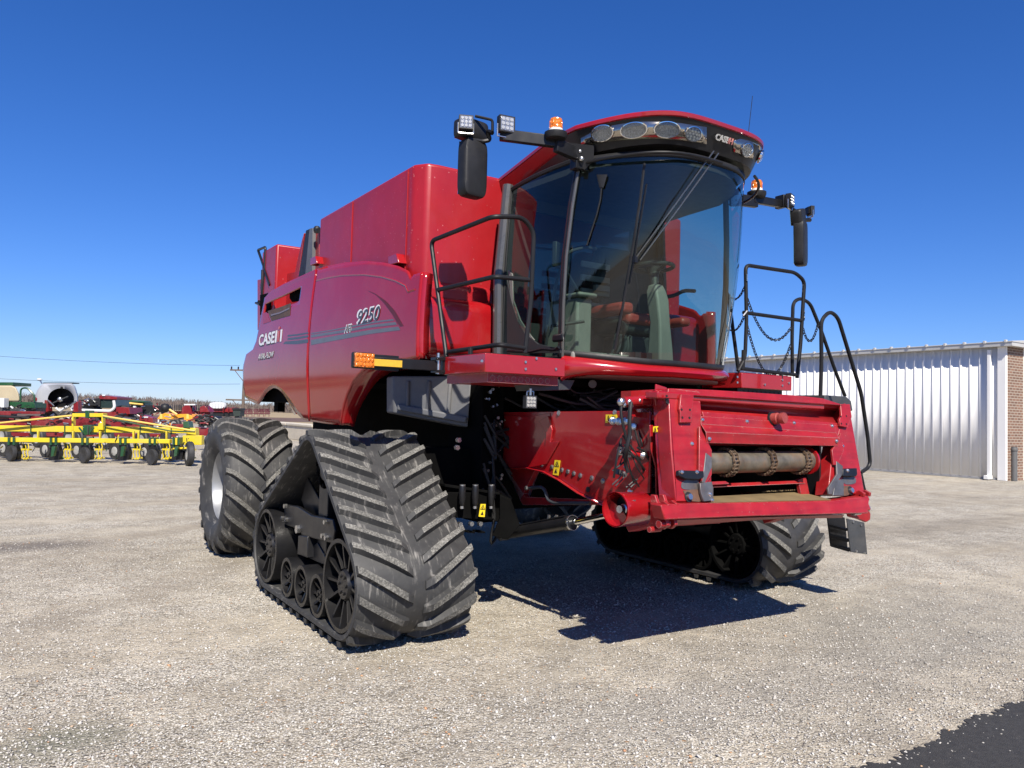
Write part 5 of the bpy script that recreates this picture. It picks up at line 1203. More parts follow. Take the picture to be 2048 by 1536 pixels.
# amber marker arm
ay = .26
mb = MB(); a, b_ = Y(748,724,ay), Y(872,732,ay); mb.beam(a, b_, .04, .075); mb.slab([Y(744,708,ay), Y(798,712,ay), Y(798,743,ay), Y(744,739,ay)], (0,.02,0)); am = part(mb, 'marker_arm', BLK, bevel=.004)
mb = MB(); mb.box(-.001,.001,0,.001,0,.001) if False else mb.beam(Y(748,724.5,ay-.03), Y(804,728,ay-.03), .006, .05); part(mb, 'amber_reflector', simple('amber_reflector_film', (.62,.36,.02), .35, 0, .5, .1, 60), am)
c0 = Y(725,721,ay-.01); mb = MB(); mb.obox(c0, (.16,.05,.115)); part(mb, 'lamp_housing', BLKM, am, bevel=.012)
mb = MB(); mb.obox(c0+Vector((0,-.03,0)), (.145,.03,.10))
for i in range(5):
    for j in range(3): mb.ball(c0+Vector((-.056+.028*i, -.045, -.032+.032*j)), .014, 8, (1,.5,1))
part(mb, 'marker_lamp', AMB, am, bevel=.01)
mb = MB(); p = Y(877,714,ay); q = Y(876,748,ay); mb.cyl(p, q, .018, 12); mb.cyl(p, p+Vector((0,0,.03)), .012, 8); part(mb, 'hinge_pin', STEEL, am)
mb = MB(); mb.obox(Y(877,718,ay), (.09,.08,.02)); mb.obox(Y(877,743,ay), (.09,.08,.02)); mb.obox(Y(890,731,ay), (.06,.06,.13)); part(mb, 'hinge_plate', BLK, am, split=True)
# spot lamp hanging under the platform
c0 = Y(1060,804,-.22); cube_lamp(c0, (-.1,-1,0), chas, .095, 3, False)
mb = MB(); mb.tube([c0+Vector((0,0,.05)), c0+Vector((0,0,.10))], .012, 8); mb.tube(arc([c0+Vector((-.03,0,.045)), c0+Vector((-.03,0,.08)), c0+Vector((.03,0,.08)), c0+Vector((.03,0,.045))], .008), .005, 6); part(mb, 'lamp_bracket', STEEL, chas)
mb = MB(); mb.slab([Y(1053,757,-.2), Y(1150,760,-.2), Y(1140,780,-.2), Y(1062,782,-.2)], (0,.2,0)); mb.cyl(Y(1185,768,-.1), Y(1185,768,.1), .035, 14); part(mb, 'pump_block', DGREY, chas, bevel=.004)
# ================================================================ feeder house
mb = MB(); sx_ = -.84
side_px = [(990,824),(1240,822),(1300,822),(1300,985),(1212,1010),(1160,985),(1120,958),(1090,942),(1055,934),(1000,936),(985,900),(983,860)]
sp = [X(px, py, sx_) for px, py in side_px]; sp = [(p.y, p.z) for p in sp]
mb.prism(sp, 0, -.84, -.825); mb.prism(sp, 0, .825, .84)
top = [( .95, 1.66), (-1.25, 1.66), (-1.25, 1.62), (.95, 1.62)]; mb.prism(top, 0, -.825, .825)
pb = X(1212,1010,sx_); pt = X(1055,934,sx_); mb.prism([(pb.y, pb.z), (pt.y, pt.z), (.95, pt.z), (.95, pt.z+.02), (pt.y, pt.z+.02), (pb.y, pb.z+.02)], 0, -.825, .825)
fh = part(mb, 'feeder_house', REDF if False else RED, bevel=.004)
mb = MB(); e = [X(px, py, sx_) for px, py in ((1000,936),(1055,934),(1090,942),(1120,958),(1160,985),(1212,1010))]
mb.loft([[p+Vector((-.03,0,-.004)) for p in e], [p+Vector((.01,0,-.004)) for p in e], [p+Vector((.01,0,.012)) for p in e]]); part(mb, 'lower_flange', RED, fh, solid=.006)
mb = MB(); mb.slab([X(px, py, -.845) for px, py in ((1000,829),(1060,833),(1100,826),(1104,880),(1080,930),(1030,940),(992,915),(985,870))], (.006,0,0))
mb.slab([X(px, py, -.86) for px, py in ((1078,842),(1096,832),(1104,860),(1100,884),(1118,882),(1092,928),(1060,935),(1062,928),(1090,890),(1092,868))], (.015,0,0)); part(mb, 'feeder_end_plate', RED, fh, bevel=.003)
mb = MB(); mb.slab([X(px, py, -.7) for px, py in ((1010,930),(1070,940),(1040,1000),(1046,1010),(1200,1010),(1200,1000),(1050,994))], (.05,0,0)); part(mb, 'lower_shield', REDF, fh, split=True)
mb = MB(); P = [X(px, py, -.80) for px, py in ((1056,976),(1083,974),(1090,980),(1096,1000),(1108,1006),(1180,1006))]; mb.tube(arc(P, .03), .014, 8); part(mb, 'steel_pipe', DGREY, fh)
mb = MB()
for px, py in ((1104,934),(1124,940),(1136,943),(1148,947),(1161,951),(1184,956),(1206,962),(1084,930),(1053,976),(1118,826),(1010,840),(1230,825)): c0 = X(px, py, sx_); mb.cyl(c0, c0+Vector((-.012,0,0)), .0135, 6); mb.cyl(c0, c0+Vector((-.004,0,0)), .02, 12)
part(mb, 'bolt', STEEL, fh, split=True)
mb = MB(); c0 = X(1176,979,-.842); mb.cyl(c0, c0+Vector((-.003,0,0)), .022, 16); part(mb, 'drain_hole', BLKM, fh)
def q4(a, b_, c_, d, v): return [X(*a, v), X(*b_, v), X(*c_, v), X(*d, v)]
warn('warning_sticker', q4((1110,920),(1121,921),(1117,951),(1106,949), -.846), (-.003,0,0), fh, (1,0,0))
warn('warning_sticker', q4((1212,829),(1234,829),(1236,845),(1212,846), -.846), (-.003,0,0), fh, (1,0,0))
# ---------------------------------------------------------------- front frame: plane leaning back
FN = Vector((0, -1, .25)).normalized(); FP = Vector((0, -1.5, 1.0)); FU = Vector((0, .25, 1)).normalized()
def Fp(px, py, d=0): return onplane(px, py, FP + FN*d, FN)
def F(x, z, d=0): return Vector((x, -1.5 + .25*(z-1.0), z)) + FN*d
xf = lambda p: F(p.x, p.z, -p.y)     # local: x across, z up, y depth (positive = into the machine)
def plate(pp, d, th, name, mat, par, bevel=.004, pix=True):
    P = [Fp(*p, d) for p in pp] if pix else [F(*p, d) for p in pp]
    mb = MB(); mb.slab(P, -FN*th); return part(mb, name, mat, par, bevel=bevel)
mb = MB(); H = .07
LO = [(1336,778),(1420,786),(1420,886),(1424,1003),(1350,1003)]
def wq(pp, d0, th): mb.slab([Fp(*p, d0) for p in pp], -FN*th)
wq([(1336,776),(1400,784),(1404,834),(1421,886),(1425,1003),(1352,1003),(1342,900)], 0, .12)
wq([(1672,886),(1682,846),(1690,806),(1699,812),(1712,890),(1729,988),(1656,988),(1662,930)], 0, .12)
wq([(1404,822),(1684,846),(1672,889),(1421,886)], -.002, .10)
wq([(1336,776),(1420,779),(1500,784),(1600,791),(1645,796),(1699,813),(1690,818),(1395,792),(1336,792)], -.004, .14)
frame = part(mb, 'header_frame', REDF, bevel=.008, seg=3)
# top channel: concave trough
mb = MB(); n = 10; U = []; 
for i in range(n+1):
    t = i/n; k = .075*math.sin(PI*t)**.8
    a = Fp(1389, lerp(794, 828, t), -.01-k); b_ = Fp(1683, lerp(813, 850, t), -.01-k); U.append([a, b_])
mb.loft(U); part(mb, 'top_channel', REDF, frame, solid=.004)
mb = MB()
mb.slab([Fp(1389,790,.03), Fp(1685,810,.03), Fp(1685,815,.0), Fp(1389,796,.0)], -FN*.012); part(mb, 'channel_edge', REDF, frame)
# sheet over the opening
mb = MB(); mb.slab([Fp(1402,832,.006), Fp(1672,850,.006), Fp(1672,866,.006), Fp(1402,848,.006)], -FN*.006)
mb.slab([Fp(1402,848,.006), Fp(1672,866,.006), Fp(1680,876,.045), Fp(1412,864,.045)], -FN*.006)
mb.slab([Fp(1412,864,.045), Fp(1680,876,.045), Fp(1676,892,.028), Fp(1414,886,.028)], -FN*.006); part(mb, 'opening_cover', REDF, frame, bevel=.002)
for sgn, quad in ((-1, ((1399,852),(1409,870),(1424,900),(1424,950),(1408,975),(1398,940))), (1, ((1682,866),(1672,888),(1664,900),(1668,930),(1676,930),(1688,900)))):
    mb = MB(); mb.slab([Fp(*p, .025) for p in quad], -FN*.02); part(mb, 'side_deflector', REDF, frame, bevel=.004)
mb = MB(); mb.slab([Fp(p, q, .03) for p, q in ((1412,905),(1424,915),(1424,935),(1410,966),(1405,965))], -FN*.02); mb.slab([Fp(p, q, .03) for p, q in ((1400,966),(1424,963),(1427,976),(1427,1001),(1408,1003),(1402,985))], -FN*.02)
part(mb, 'wear_plate', WEAR, frame, split=True, bevel=.003)
mb = MB(); mb.slab([Fp(p, q, .03) for p, q in ((1673,922),(1686,932),(1686,948),(1674,965),(1664,989),(1658,989),(1656,976),(1674,948))], -FN*.015); mb.slab([Fp(p, q, .025) for p, q in ((1672,960),(1688,958),(1688,992),(1666,991))], -FN*.02)
part(mb, 'wear_plate', WEAR, frame, split=True, bevel=.003)
# worn patches of bare metal on the frame face
def patch(pts, mat, d=.003):
    P = cat([Fp(*p, d) for p in pts+[pts[0]]], 4)[:-1]; mb = MB(); mb.add([tuple(p) for p in P], [list(range(len(P)))]); part(mb, 'worn_patch', mat, frame)
patch([(1363,966),(1372,960),(1392,960),(1398,964),(1398,978),(1372,979),(1363,975)], WEAR)
RUSTY = simple('brown_scuffed_metal', (.13,.07,.045), .6, .2, 0, .3, 20)
patch([(1366,981),(1398,980),(1402,1001),(1392,1003),(1376,999)], RUSTY)
patch([(1686,953),(1708,953),(1711,966),(1690,968)], WEAR); patch([(1688,972),(1700,972),(1699,988),(1688,990)], RUSTY)
# black latch tabs
for pts in ([(1358,940),(1408,942),(1408,954),(1398,959),(1372,958),(1358,951)], [(1686,937),(1714,936),(1715,949),(1712,953),(1686,952)]):
    o = plate(pts, .035, .03, 'stop_block', BLK, frame)
# hinge brackets
for pts in ([(1362,788),(1388,791),(1386,812),(1384,822),(1384,845),(1361,845),(1361,824),(1359,818)], [(1681,808),(1700,808),(1702,822),(1704,834),(1695,855),(1681,852),(1679,838),(1683,830)]):
    plate(pts, .025, .02, 'hinge_bracket', REDF, frame, .004)
mb = MB()
for px, py in ((1363.5,819),(1380,819.5),(1365,835),(1379,835.5),(1334,792)): c0 = Fp(px, py, .027); mb.cyl(c0-FN*.005, c0+FN*.001, .008, 10)
for px, py in ((1682,833),(1693,832),(1683,847),(1693,848)): c0 = Fp(px, py, .027); mb.cyl(c0-FN*.005, c0+FN*.001, .007, 10)
c0 = Fp(1334,797,.004)
for k in range(7): q = Fp(1333+k*.4, 786+k*3, .002); mb.cyl(q-FN*.006, q+FN*.001, .014, 10)
part(mb, 'bolt_hole', BLKM, frame, split=True)
mb = MB()
for px, py, d in ((1405,839.5,.006),(1494,843,.006),(1588,846,.006),(1664,852,.006),(1419,877.5,.04),(1673,882,.04),(1384,887.5,0),(1685,892,0),(1364,944,.035),(1394,944,.035),(1695,941,.035),(1424,1000,.03),(1420,988,.03)):
    c0 = Fp(px, py, d); mb.lathe([(0,.011),(.008,.010),(.0135,.004),(.015,0)], c0, FN, 12)
part(mb, 'bolt', STEEL, frame, split=True)
for px, py in ((1377,994),(1701,981)):
    mb = MB(); c0 = Fp(px, py, .003); mb.cyl(c0, c0+FN*.002, .033, 20); part(mb, 'pin_recess', BLKM, frame)
    mb = MB(); mb.cyl(c0, c0+FN*.02, .019, 16); part(mb, 'pin', STEEL, frame)
# side plates of the frame
for s, xx in ((-1, -1.085), (1, 1.085)):
    mb = MB(); a, b_ = (Fp(1336,780), Fp(1352,1003)) if s < 0 else (Fp(1699,815), Fp(1729,985))
    mb.slab([a, b_, b_+Vector((0,.15,0)), a+Vector((0,.15,0))], (-s*.014,0,0)); part(mb, 'frame_side_plate', RED, frame, bevel=.004)
mb = MB(); mb.slab([Y(px, py, -1.18) for px, py in ((1300,850),(1322,851),(1330,1004),(1314,1010),(1312,935),(1302,898))], (0,.014,0)); part(mb, 'cylinder_mount_plate', RED, frame, bevel=.004)
mb = MB(); mb.slab([Y(px, py, -1.2) for px, py in ((1312,768),(1334,775),(1336,800),(1326,842),(1316,836),(1310,800))], (0,.012,0)); part(mb, 'top_ear', RED, frame, bevel=.004)
mb = MB(); mb.beam(F(-.95, 1.80, -.05), F(.80, 1.77, -.05), .12, .05, up=(0,0,1)); part(mb, 'top_beam', RED, frame, bevel=.01)
# lower beam, under-flange, floor sheet
mb = MB(); a, b_ = Y(1322,1020,-1.53), Y(1738,1008,-1.53)
mb.slab([Y(1340,1008,-1.52), Y(1660,1001,-1.52), Y(1738,991,-1.52), Y(1738,998,-1.56), Y(1736,1027,-1.56), Y(1500,1033,-1.56), Y(1330,1040,-1.56), Y(1322,1010,-1.55)], (0,.10,0)); lb = part(mb, 'lower_beam', REDF, frame, bevel=.008)
mb = MB(); mb.slab([Y(1342,1040,-1.5), Y(1690,1029,-1.5), Y(1685,1036,-1.46), Y(1450,1040,-1.46), Y(1440,1047,-1.46), Y(1355,1051,-1.46)], (0,.22,0)); mb.prism([(-1.2,.92),(-1.0,.86),(-.9,1.0),(-1.2,1.05)], 0, -.9, -.8); mb.prism([(-1.2,.92),(-1.0,.84),(-.9,1.0),(-1.2,1.05)], 0, .5, .62); mb.prism([(-1.40,.95),(-1.2,.92),(-.9,1.0),(-1.40,1.0)], 0, -.8, .8)
part(mb, 'under_flange', REDF, frame, bevel=.006)
mb = MB(); mb.slab([Y(1424,1005,-1.515), Y(1662,999,-1.515), F(.62,1.165,-.24), F(-.64,1.165,-.24)], (0,.004,-.012)); part(mb, 'floor_sheet', TAN, frame)
mb = MB(); rs = random.Random(2)
P = [F(lerp(.2,.58,rs.random()), 1.17, -.2-.06*rs.random()) for _ in range(150)]
for p in P: mb.obox(p+Vector((0,0,.004*rs.random()+.003)), (.02,.006,.006), Matrix.Rotation(rs.uniform(0,3), 3, 'Z'))
part(mb, 'chaff', TAN, frame)
# dark tunnel walls behind the opening
mb = MB(); mb.box(-.70, -.68, -1.36, -.3, 1.05, 1.55); mb.box(.68, .70, -1.36, -.3, 1.05, 1.55); mb.box(-.7, .7, -1.30, -.3, 1.52, 1.54); mb.box(-.7, .7, -.35, -.3, 1.0, 1.55); part(mb, 'tunnel_wall', BLK, frame)
mb = MB(); z_ = 1.20
mb.slab([F(-.62,1.235,-.16), F(.58,1.235,-.16), F(.58,1.21,-.14), F(-.62,1.21,-.14)], (0,.03,0)); mb.slab([F(.52,1.13,-.15), F(.62,1.13,-.15), F(.62,1.26,-.15), F(.52,1.24,-.15)], (0,.03,0)); mb.slab([F(-.64,1.245,-.12), F(-.3,1.245,-.12), F(-.28,1.235,-.12), F(-.28,1.225,-.12), F(-.64,1.225,-.12)], (0,.01,0)); part(mb, 'chain_guide', REDF, frame, split=True, bevel=.003)
# feeder drum and slat chains
dc = lambda x: Vector((x, -1.31, 1.345)); DR = .076
DRUM = simple('polished_worn_steel', (.16,.138,.105), .42, .4, 0, .5, 8, dust=.7, dustcol=(.30,.16,.08))
mb = MB(); mb.cyl(dc(-.66), dc(.60), DR, 36); drum = part(mb, 'feeder_drum', DRUM, frame)
mb = MB(); mb.cyl(dc(.60), dc(.62), .10, 30); part(mb, 'drum_end', RED, drum)
for x in (-.645, -.295, .105, .50):
    mb = MB(); n = 22
    for k in range(n):
        a = 2*PI*k/n
        for sx2 in (-.022, .022):
            c1 = dc(x+sx2+(.006 if k % 2 else 0)) + Vector((0, math.cos(a), math.sin(a)))*(DR+.017); M = Matrix.Rotation(a+PI/2, 3, 'X'); mb.obox(c1, (.006,.034,.017), M)
        c1 = dc(x) + Vector((0, math.cos(a+.14), math.sin(a+.14)))*(DR+.016); mb.cyl(c1-Vector((.028,0,0)), c1+Vector((.028,0,0)), .006, 6)
    part(mb, 'drum_chain', RUST, drum)
# stub shaft
c0 = Fp(1545,838,.0)
mb = MB(); mb.lathe([(.0,.012),(.05,.012),(.055,.004),(.055,0)], c0, FN, 24); sh = part(mb, 'shaft_flange', BLK, frame)
mb = MB(); mb.lathe([(0,.10),(.038,.10),(.040,.09),(.040,.07),(.034,.066),(.034,.05),(.042,.045),(.042,0)], c0, Vector((.12,-1,.1)), 24); part(mb, 'stub_shaft', simple('rusty_red_shaft', (.33,.06,.05), .5, .3, 0, .3, 20), sh)
# hooks at the lower corners
def hook(s):
    mb = MB(); x = s*1.12; yq = -1.45
    P = [(yq+.12,.93),(yq-.06,.93),(yq-.12,.97),(yq-.10,1.02),(yq-.04,1.03),(yq-.02,1.08),(yq-.07,1.12),(yq-.12,1.10),(yq-.13,1.14),(yq-.06,1.165),(yq+.02,1.13),(yq+.06,1.2),(yq+.12,1.2)]
    P = [(-1.46+(a+1.45)*.62, 1.03+(b_-1.03)*.75) for a, b_ in P]; x = s*1.055
    mb.prism(P, 0, x-.012, x+.012); mb.prism(P, 0, x-s*.07-.012, x-s*.07+.012); o = part(mb, 'latch_hook', REDF, frame, bevel=.003)
    mb = MB(); mb.cyl((x-.05, -1.50, .99), (x+.03, -1.50, .99), .024, 16); mb.cyl((x-.07, -1.44, .95), (x+.02, -1.44, .95), .018, 12); part(mb, 'latch_pin', REDF if s < 0 else STEEL, o)
hook(-1); hook(1)
mb = MB(); mb.slab([Y(1697,1020,-1.4), Y(1738,1018,-1.4), Y(1742,1028,-1.4), Y(1741,1040,-1.4), Y(1733,1045,-1.4), Y(1716,1038,-1.4), Y(1700,1034,-1.4)], (0,.03,0)); part(mb, 'lower_ear', REDF, frame, bevel=.008)
# drive shaft guard (red drum) at the left
gc = Y(1230,1019,-1.27); ax_ = Vector((1,.12,-.03)).normalized(); gr = .108; ref = Vector((0,0,1))
mb = MB(); mb.lathe([(gr-.008,.02),(gr,0),(gr+.002,.004),(gr,.02),(gr,.25),(gr-.012,.27),(gr-.03,.27)], gc, ax_, 40); mb.lathe([(gr-.006,0),(gr-.006,.25),(.03,.25)], gc, ax_, 40)
gd = part(mb, 'driveline_guard', RED, fh, sharp=40)
mb = MB(); mb.lathe([(gr-.006,.06),(0,.065)], gc, ax_, 30, a0=2.4, a1=5.2, ref=ref); part(mb, 'guard_baffle', RED, gd)
mb = MB(); mb.lathe([(.0,.12),(gr-.01,.12)], gc, ax_, 30); mb.cyl(gc+ax_*.1, gc+ax_*.3, .04, 14); part(mb, 'guard_inside', BLKM, gd)
mb = MB(); mb.lathe([(0,.04),(.024,.04),(.026,.05),(.026,.07),(.034,.075),(.034,.12)], gc, ax_, 20); part(mb, 'spline_shaft', STEEL, gd)
mb = MB(); mb.lathe([(.07,.25),(.075,.27),(.07,.33),(.05,.34),(.05,.40)], gc, ax_, 20)
for k in range(4): w = .5+PI/2*k; q = gc+ax_*.30+Vector((0,.075*math.cos(w),.075*math.sin(w))); mb.cyl(q-ax_*.03, q+ax_*.03, .015, 8)
part(mb, 'gearbox_collar', RED, gd)
mb = MB(); mb.cyl(Y(1330,1035,-1.1), Y(1200,1040,-.9), .02, 12) if False else mb.cyl(gc+ax_*.3+Vector((0,.05,-.02)), Vector((.9,-1.1,1.0)), .03, 14); part(mb, 'cross_shaft', DGREY, gd)
mb = MB()
for px, py in ((1261,1002),(1268,1001),(1266,1031)): c1 = Y(px, py, gc.y-gr*.7); mb.obox(c1, (.02,.01,.008))
part(mb, 'guard_latch', STEEL, gd, split=True)
# hydraulic tilt cylinder, fittings and hoses
yh = -1.12
mb = MB(); mb.cyl(Y(1246,804,yh), Y(1305,800,yh), .036, 20); mb.cyl(Y(1296,800,yh), Y(1305,800,yh), .042, 20); mb.slab([Y(1262,782,yh+.05), Y(1312,779,yh+.05), Y(1312,795,yh+.05), Y(1262,797,yh+.05)], (0,.1,0)); mb.slab([Y(1262,812,yh+.03), Y(1312,812,yh+.03), Y(1312,842,yh+.03), Y(1300,838,yh+.03), Y(1262,832,yh+.03)], (0,.02,0)); tc_ = part(mb, 'tilt_cylinder', RED, frame)
mb = MB()
for px, py, r in ((1242,804,.028),(1248,810,.018),(1258,804,.02),(1279,801,.014),(1262,812,.016)): mb.ball(Y(px, py, yh-.03), r, 10)
mb.slab([Y(1310,796,yh-.02), Y(1316,800,yh-.02), Y(1324,818,yh-.02), Y(1322,821,yh-.02), Y(1318,818,yh-.02)], (0,.01,0)); mb.slab([Y(1273,818,yh), Y(1308,816,yh), Y(1308,825,yh), Y(1276,824,yh)], (0,.01,0))
part(mb, 'hose_fittings', STEEL, tc_)
mb = MB()
mb.tube(cat([Y(1243,806,yh-.03), Y(1242,825,yh-.04), Y(1246,850,yh-.05), Y(1252,875,yh-.05), Y(1254,895,yh-.04), Y(1250,925,yh)], 6), .009, 8)
mb.tube(cat([Y(1262,805,yh-.05), Y(1260,820,yh-.06), Y(1259,845,yh-.07), Y(1259,870,yh-.07), Y(1253,900,yh-.06), Y(1251,925,yh), Y(1256,945,yh)], 6), .0135, 8)
mb.tube(cat([Y(1275,895,yh), Y(1290,905,yh), Y(1300,925,yh), Y(1312,955,yh), Y(1308,975,yh)], 6), .008, 8)
part(mb, 'hydraulic_hose', BLKM, tc_, split=True)
rs = random.Random(11); mb = MB()
for k in range(9):
    x0_, y0_ = rs.uniform(1238,1262), rs.uniform(868,905); x1_, y1_ = rs.uniform(1225,1310), rs.uniform(930,985)
    mb.tube(cat([Y(x0_, y0_, yh+.05), Y((x0_+x1_)/2+rs.uniform(-10,10), (y0_+y1_)/2, yh+.02), Y(x1_, y1_, yh+.05)], 6), rs.uniform(.004,.009), 6)
for k in range(5):
    x0_ = 1270+8*k; mb.tube(cat([Y(x0_, 860, yh+.1), Y(x0_+6, 885+4*k, yh+.06), Y(x0_+14, 905, yh+.1)], 5), .007, 6)
part(mb, 'small_hose', BLKM, tc_, split=True)
mb = MB()
for k in range(10): q = Y(rs.uniform(1236,1312), rs.uniform(868,985), yh+.04); mb.cyl(q, q+Vector((rs.uniform(-.02,.02),-.03,rs.uniform(-.02,.02))), rs.uniform(.006,.013), 8)
part(mb, 'hose_end', STEEL, tc_, split=True)
for px, py in ((1226,842),(1238,843),(1252,842),(1290,841),(1266,853),(1280,858),(1298,854)):
    c1 = Y(px, py, -1.0); mb = MB(); mb.lathe([(0,.03),(.012,.03),(.012,.022),(.022,.02),(.022,.0),(.026,-.002),(.026,-.012)], c1, (-.5,-1,.1), 12); o = part(mb, 'coupler', STEEL, tc_)
    mb = MB(); mb.lathe([(.022,-.012),(.022,-.05)], c1, (-.5,-1,.1), 12); part(mb, 'coupler_body', RED, tc_)
mb = MB(); a, b_ = Y(1240,901,-1.05), Y(1286,911,-1.1); d = (b_-a).normalized()
mb.cyl(a, b_, .014, 12); mb.lathe([(.012,-.015),(.03,-.01),(.034,.0),(.03,.02),(.034,.03),(.026,.05)], a, d, 16); mb.lathe([(.02,-.03),(.034,-.01),(.034,.0),(.012,.01)], b_, d, 16); mb.cyl(b_, b_+d*.045, .009, 8); mb.slab([Y(1300,935,-1.1), Y(1316,938,-1.1), Y(1316,955,-1.1), Y(1300,953,-1.1)], (0,.04,0)); part(mb, 'multicoupler', STEEL, tc_)
mb = MB(); mb.cyl(a+d*.07, b_-d*.03, .022, 16); part(mb, 'multicoupler_sleeve', RED, tc_)
mb = MB()
for P in ([(1246,940),(1240,955),(1224,970)], [(1252,945),(1246,958),(1231,972)], [(1290,955),(1270,960),(1252,975)], [(1286,963),(1268,968),(1258,978)]): mb.tube(arc([Y(px, py, -1.02) for px, py in P], .02), .005, 6)
mb.slab([Y(1238,938,-1.0), Y(1256,948,-1.0), Y(1252,955,-1.0), Y(1236,948,-1.0)], (0,.03,0)); mb.slab([Y(1284,952,-1.03), Y(1292,952,-1.03), Y(1292,978,-1.03), Y(1284,978,-1.03)], (0,.03,0)); mb.slab([Y(1300,958,-1.03), Y(1314,960,-1.03), Y(1310,980,-1.03), Y(1296,975,-1.03)], (0,.04,0)); part(mb, 'coupler_linkage', DGREY, tc_)
warn('warning_sticker', [Y(1306,853,-1.24), Y(1319,852,-1.24), Y(1319,864,-1.24), Y(1306,864,-1.24)], (0,-.003,0), frame)
# ================================================================ machinery parked behind, left of the combine
HUBM = simple('dusty_grey_rim', (.34,.34,.33), .5, 0, 0, .2, 9, dust=.4)
YELM = simple('yellow_implement_paint', (.60, .46, .015), .45, 0, .2, .1, 2, dust=.25); GRN = simple('green_implement_paint', (.010, .06, .02), .4, 0, .3, .12, 2, dust=.1)
REDI = simple('red_implement_paint', (.17, .006, .009), .45, 0, .3, .15, 2, dust=.15); TANK = simple('tan_tank_plastic', (.40, .34, .225), .5, 0, 0, .06, 1)
SILV = simple('pale_grey_tank_plastic', (.36, .375, .41), .45, 0, 0, .06, 1); ORG = simple('orange_implement_paint', (.75, .30, .02), .45, 0, .2, .1, 2); PALE = simple('white_tank_plastic', (.60, .61, .61), .5, 0, 0, .05, 1)
PALEY = simple('pale_yellow_paint', (.70, .46, .10), .5, 0, .2, .1, 2)
class Bk:
    def __init__(s, name, px, D, label, cat, group=None):
        s.D = D; q = bgp(px, 860, D); s.root = thing(name, (q.x, q.y, 0), label, cat, group); s.objs = []
    def p(s, px, py, dd=0): return bgp(px, py, s.D+dd)
    def slab(s, name, pts, mat, th=.2, dd=0, par=None, bevel=.01):
        mb = MB(); mb.slab([s.p(x, y, dd) for x, y in pts], FW*th); return mb.build(name, mat, par or s.root, bevel=bevel)
    def rect(s, name, x0, y0, x1, y1, mat, th=.2, dd=0, par=None, bevel=.01):
        return s.slab(name, [(x0,y0),(x1,y0),(x1,y1),(x0,y1)], mat, th, dd, par, bevel)
    def tube(s, name, pts, mat, r=.03, dd=0, par=None, sm=0):
        P = [s.p(x, y, dd) for x, y in pts]; P = arc(P, sm) if sm else P; mb = MB(); mb.tube(P, r, 8); return mb.build(name, mat, par or s.root)
    def wheel(s, px, D_r, w, yaw=0, dd=0, name='wheel', hub=None, par=None):
        hub = hub or HUBM
        """standing on the ground; axis turned by yaw from facing the camera"""
        q = s.p(px, 860, dd); c = Vector((q.x, q.y, D_r)); ax = (FW*math.cos(yaw) + RT*math.sin(yaw)).normalized()
        mb = MB(); mb.lathe([(D_r*.55,-w*.4),(D_r*.62,-w*.5),(D_r*.9,-w*.5),(D_r,-w*.3),(D_r,w*.3),(D_r*.9,w*.5),(D_r*.62,w*.5),(D_r*.55,w*.4)], c, ax, 28); o = mb.build(name, RUB, par or s.root)
        mb = MB(); mb.lathe([(0,-w*.25),(D_r*.3,-w*.25),(D_r*.5,-w*.42),(D_r*.57,-w*.42),(D_r*.57,w*.42),(D_r*.3,w*.1),(0,w*.1)], c, ax, 24); mb.build('rim', hub or PALE, o); return o
def ri(a, b): return random.Random(int(a*97+b*13)).uniform
# 1 yellow and green row cultivator
cu = Bk('row_cultivator', 170, 22.4, 'long yellow and green row cultivator, nearest of the parked implements', 'cultivator')
cu.slab('toolbar', [(-260,848),(206,853),(390,856),(390,867),(206,865),(-260,860)], YELM, .25)
cu.slab('toolbar', [(-260,872),(200,877),(339,878.5),(339,887),(200,886),(-260,881)], YELM, .18, -.9)
cu.rect('end_frame', 365, 871, 403, 890, YELM, .2, -.3); cu.slab('end_frame', [(374,855),(391,857),(392,872),(372,871)], YELM, .25, -.05)
cu.rect('mast', 144, 826.5, 206, 834, YELM, .25)
for x in (144.5, 204): cu.rect('mast_post', x-1.6, 834, x+1.6, 862, YELM, .15, -.02)
cu.slab('mast_foot', [(197,846),(205,845),(206,860),(194,860)], YELM, .1, -.1)
for a, b_ in (((-250,872),(144,831)), ((206,832),(390,862))): cu.tube('brace', [a, b_], PALEY, .028, -.2)
cu.tube('brace', [(206,834),(340,862),(390,864)], GRN, .02, -.3)
for x in (-60,-5,75,145,199,266,276,332): cu.slab('link_arm', [(x-1.5,862),(x+1.5,862),(x+1.5,879),(x-1.5,879)], YELM, .08, -.5)
for x in (-80, 61, 129, 210, 280, 342): cu.slab('strap', [(x-.9,851),(x+.9,851),(x+.9,869),(x-.9,869)], GRN, .3, -.03, bevel=0)
cu.rect('mast_bracket', 170, 821, 178, 836, GRN, .3, -.03); cu.rect('hitch_block', 165, 850, 182, 870, GRN, .35, -.15); cu.slab('hitch_block', [(366,843),(377,843),(379,856),(366,856)], GRN, .3, -.1)
for x in (176, 181): cu.tube('hitch_pin', [(x,852),(x,868)], DGREY, .012, -.2)
for x in (158, 188): cu.tube('stay', [(x, 855), (x+(8 if x < 170 else -8), 865)], GRN, .025, -.25)
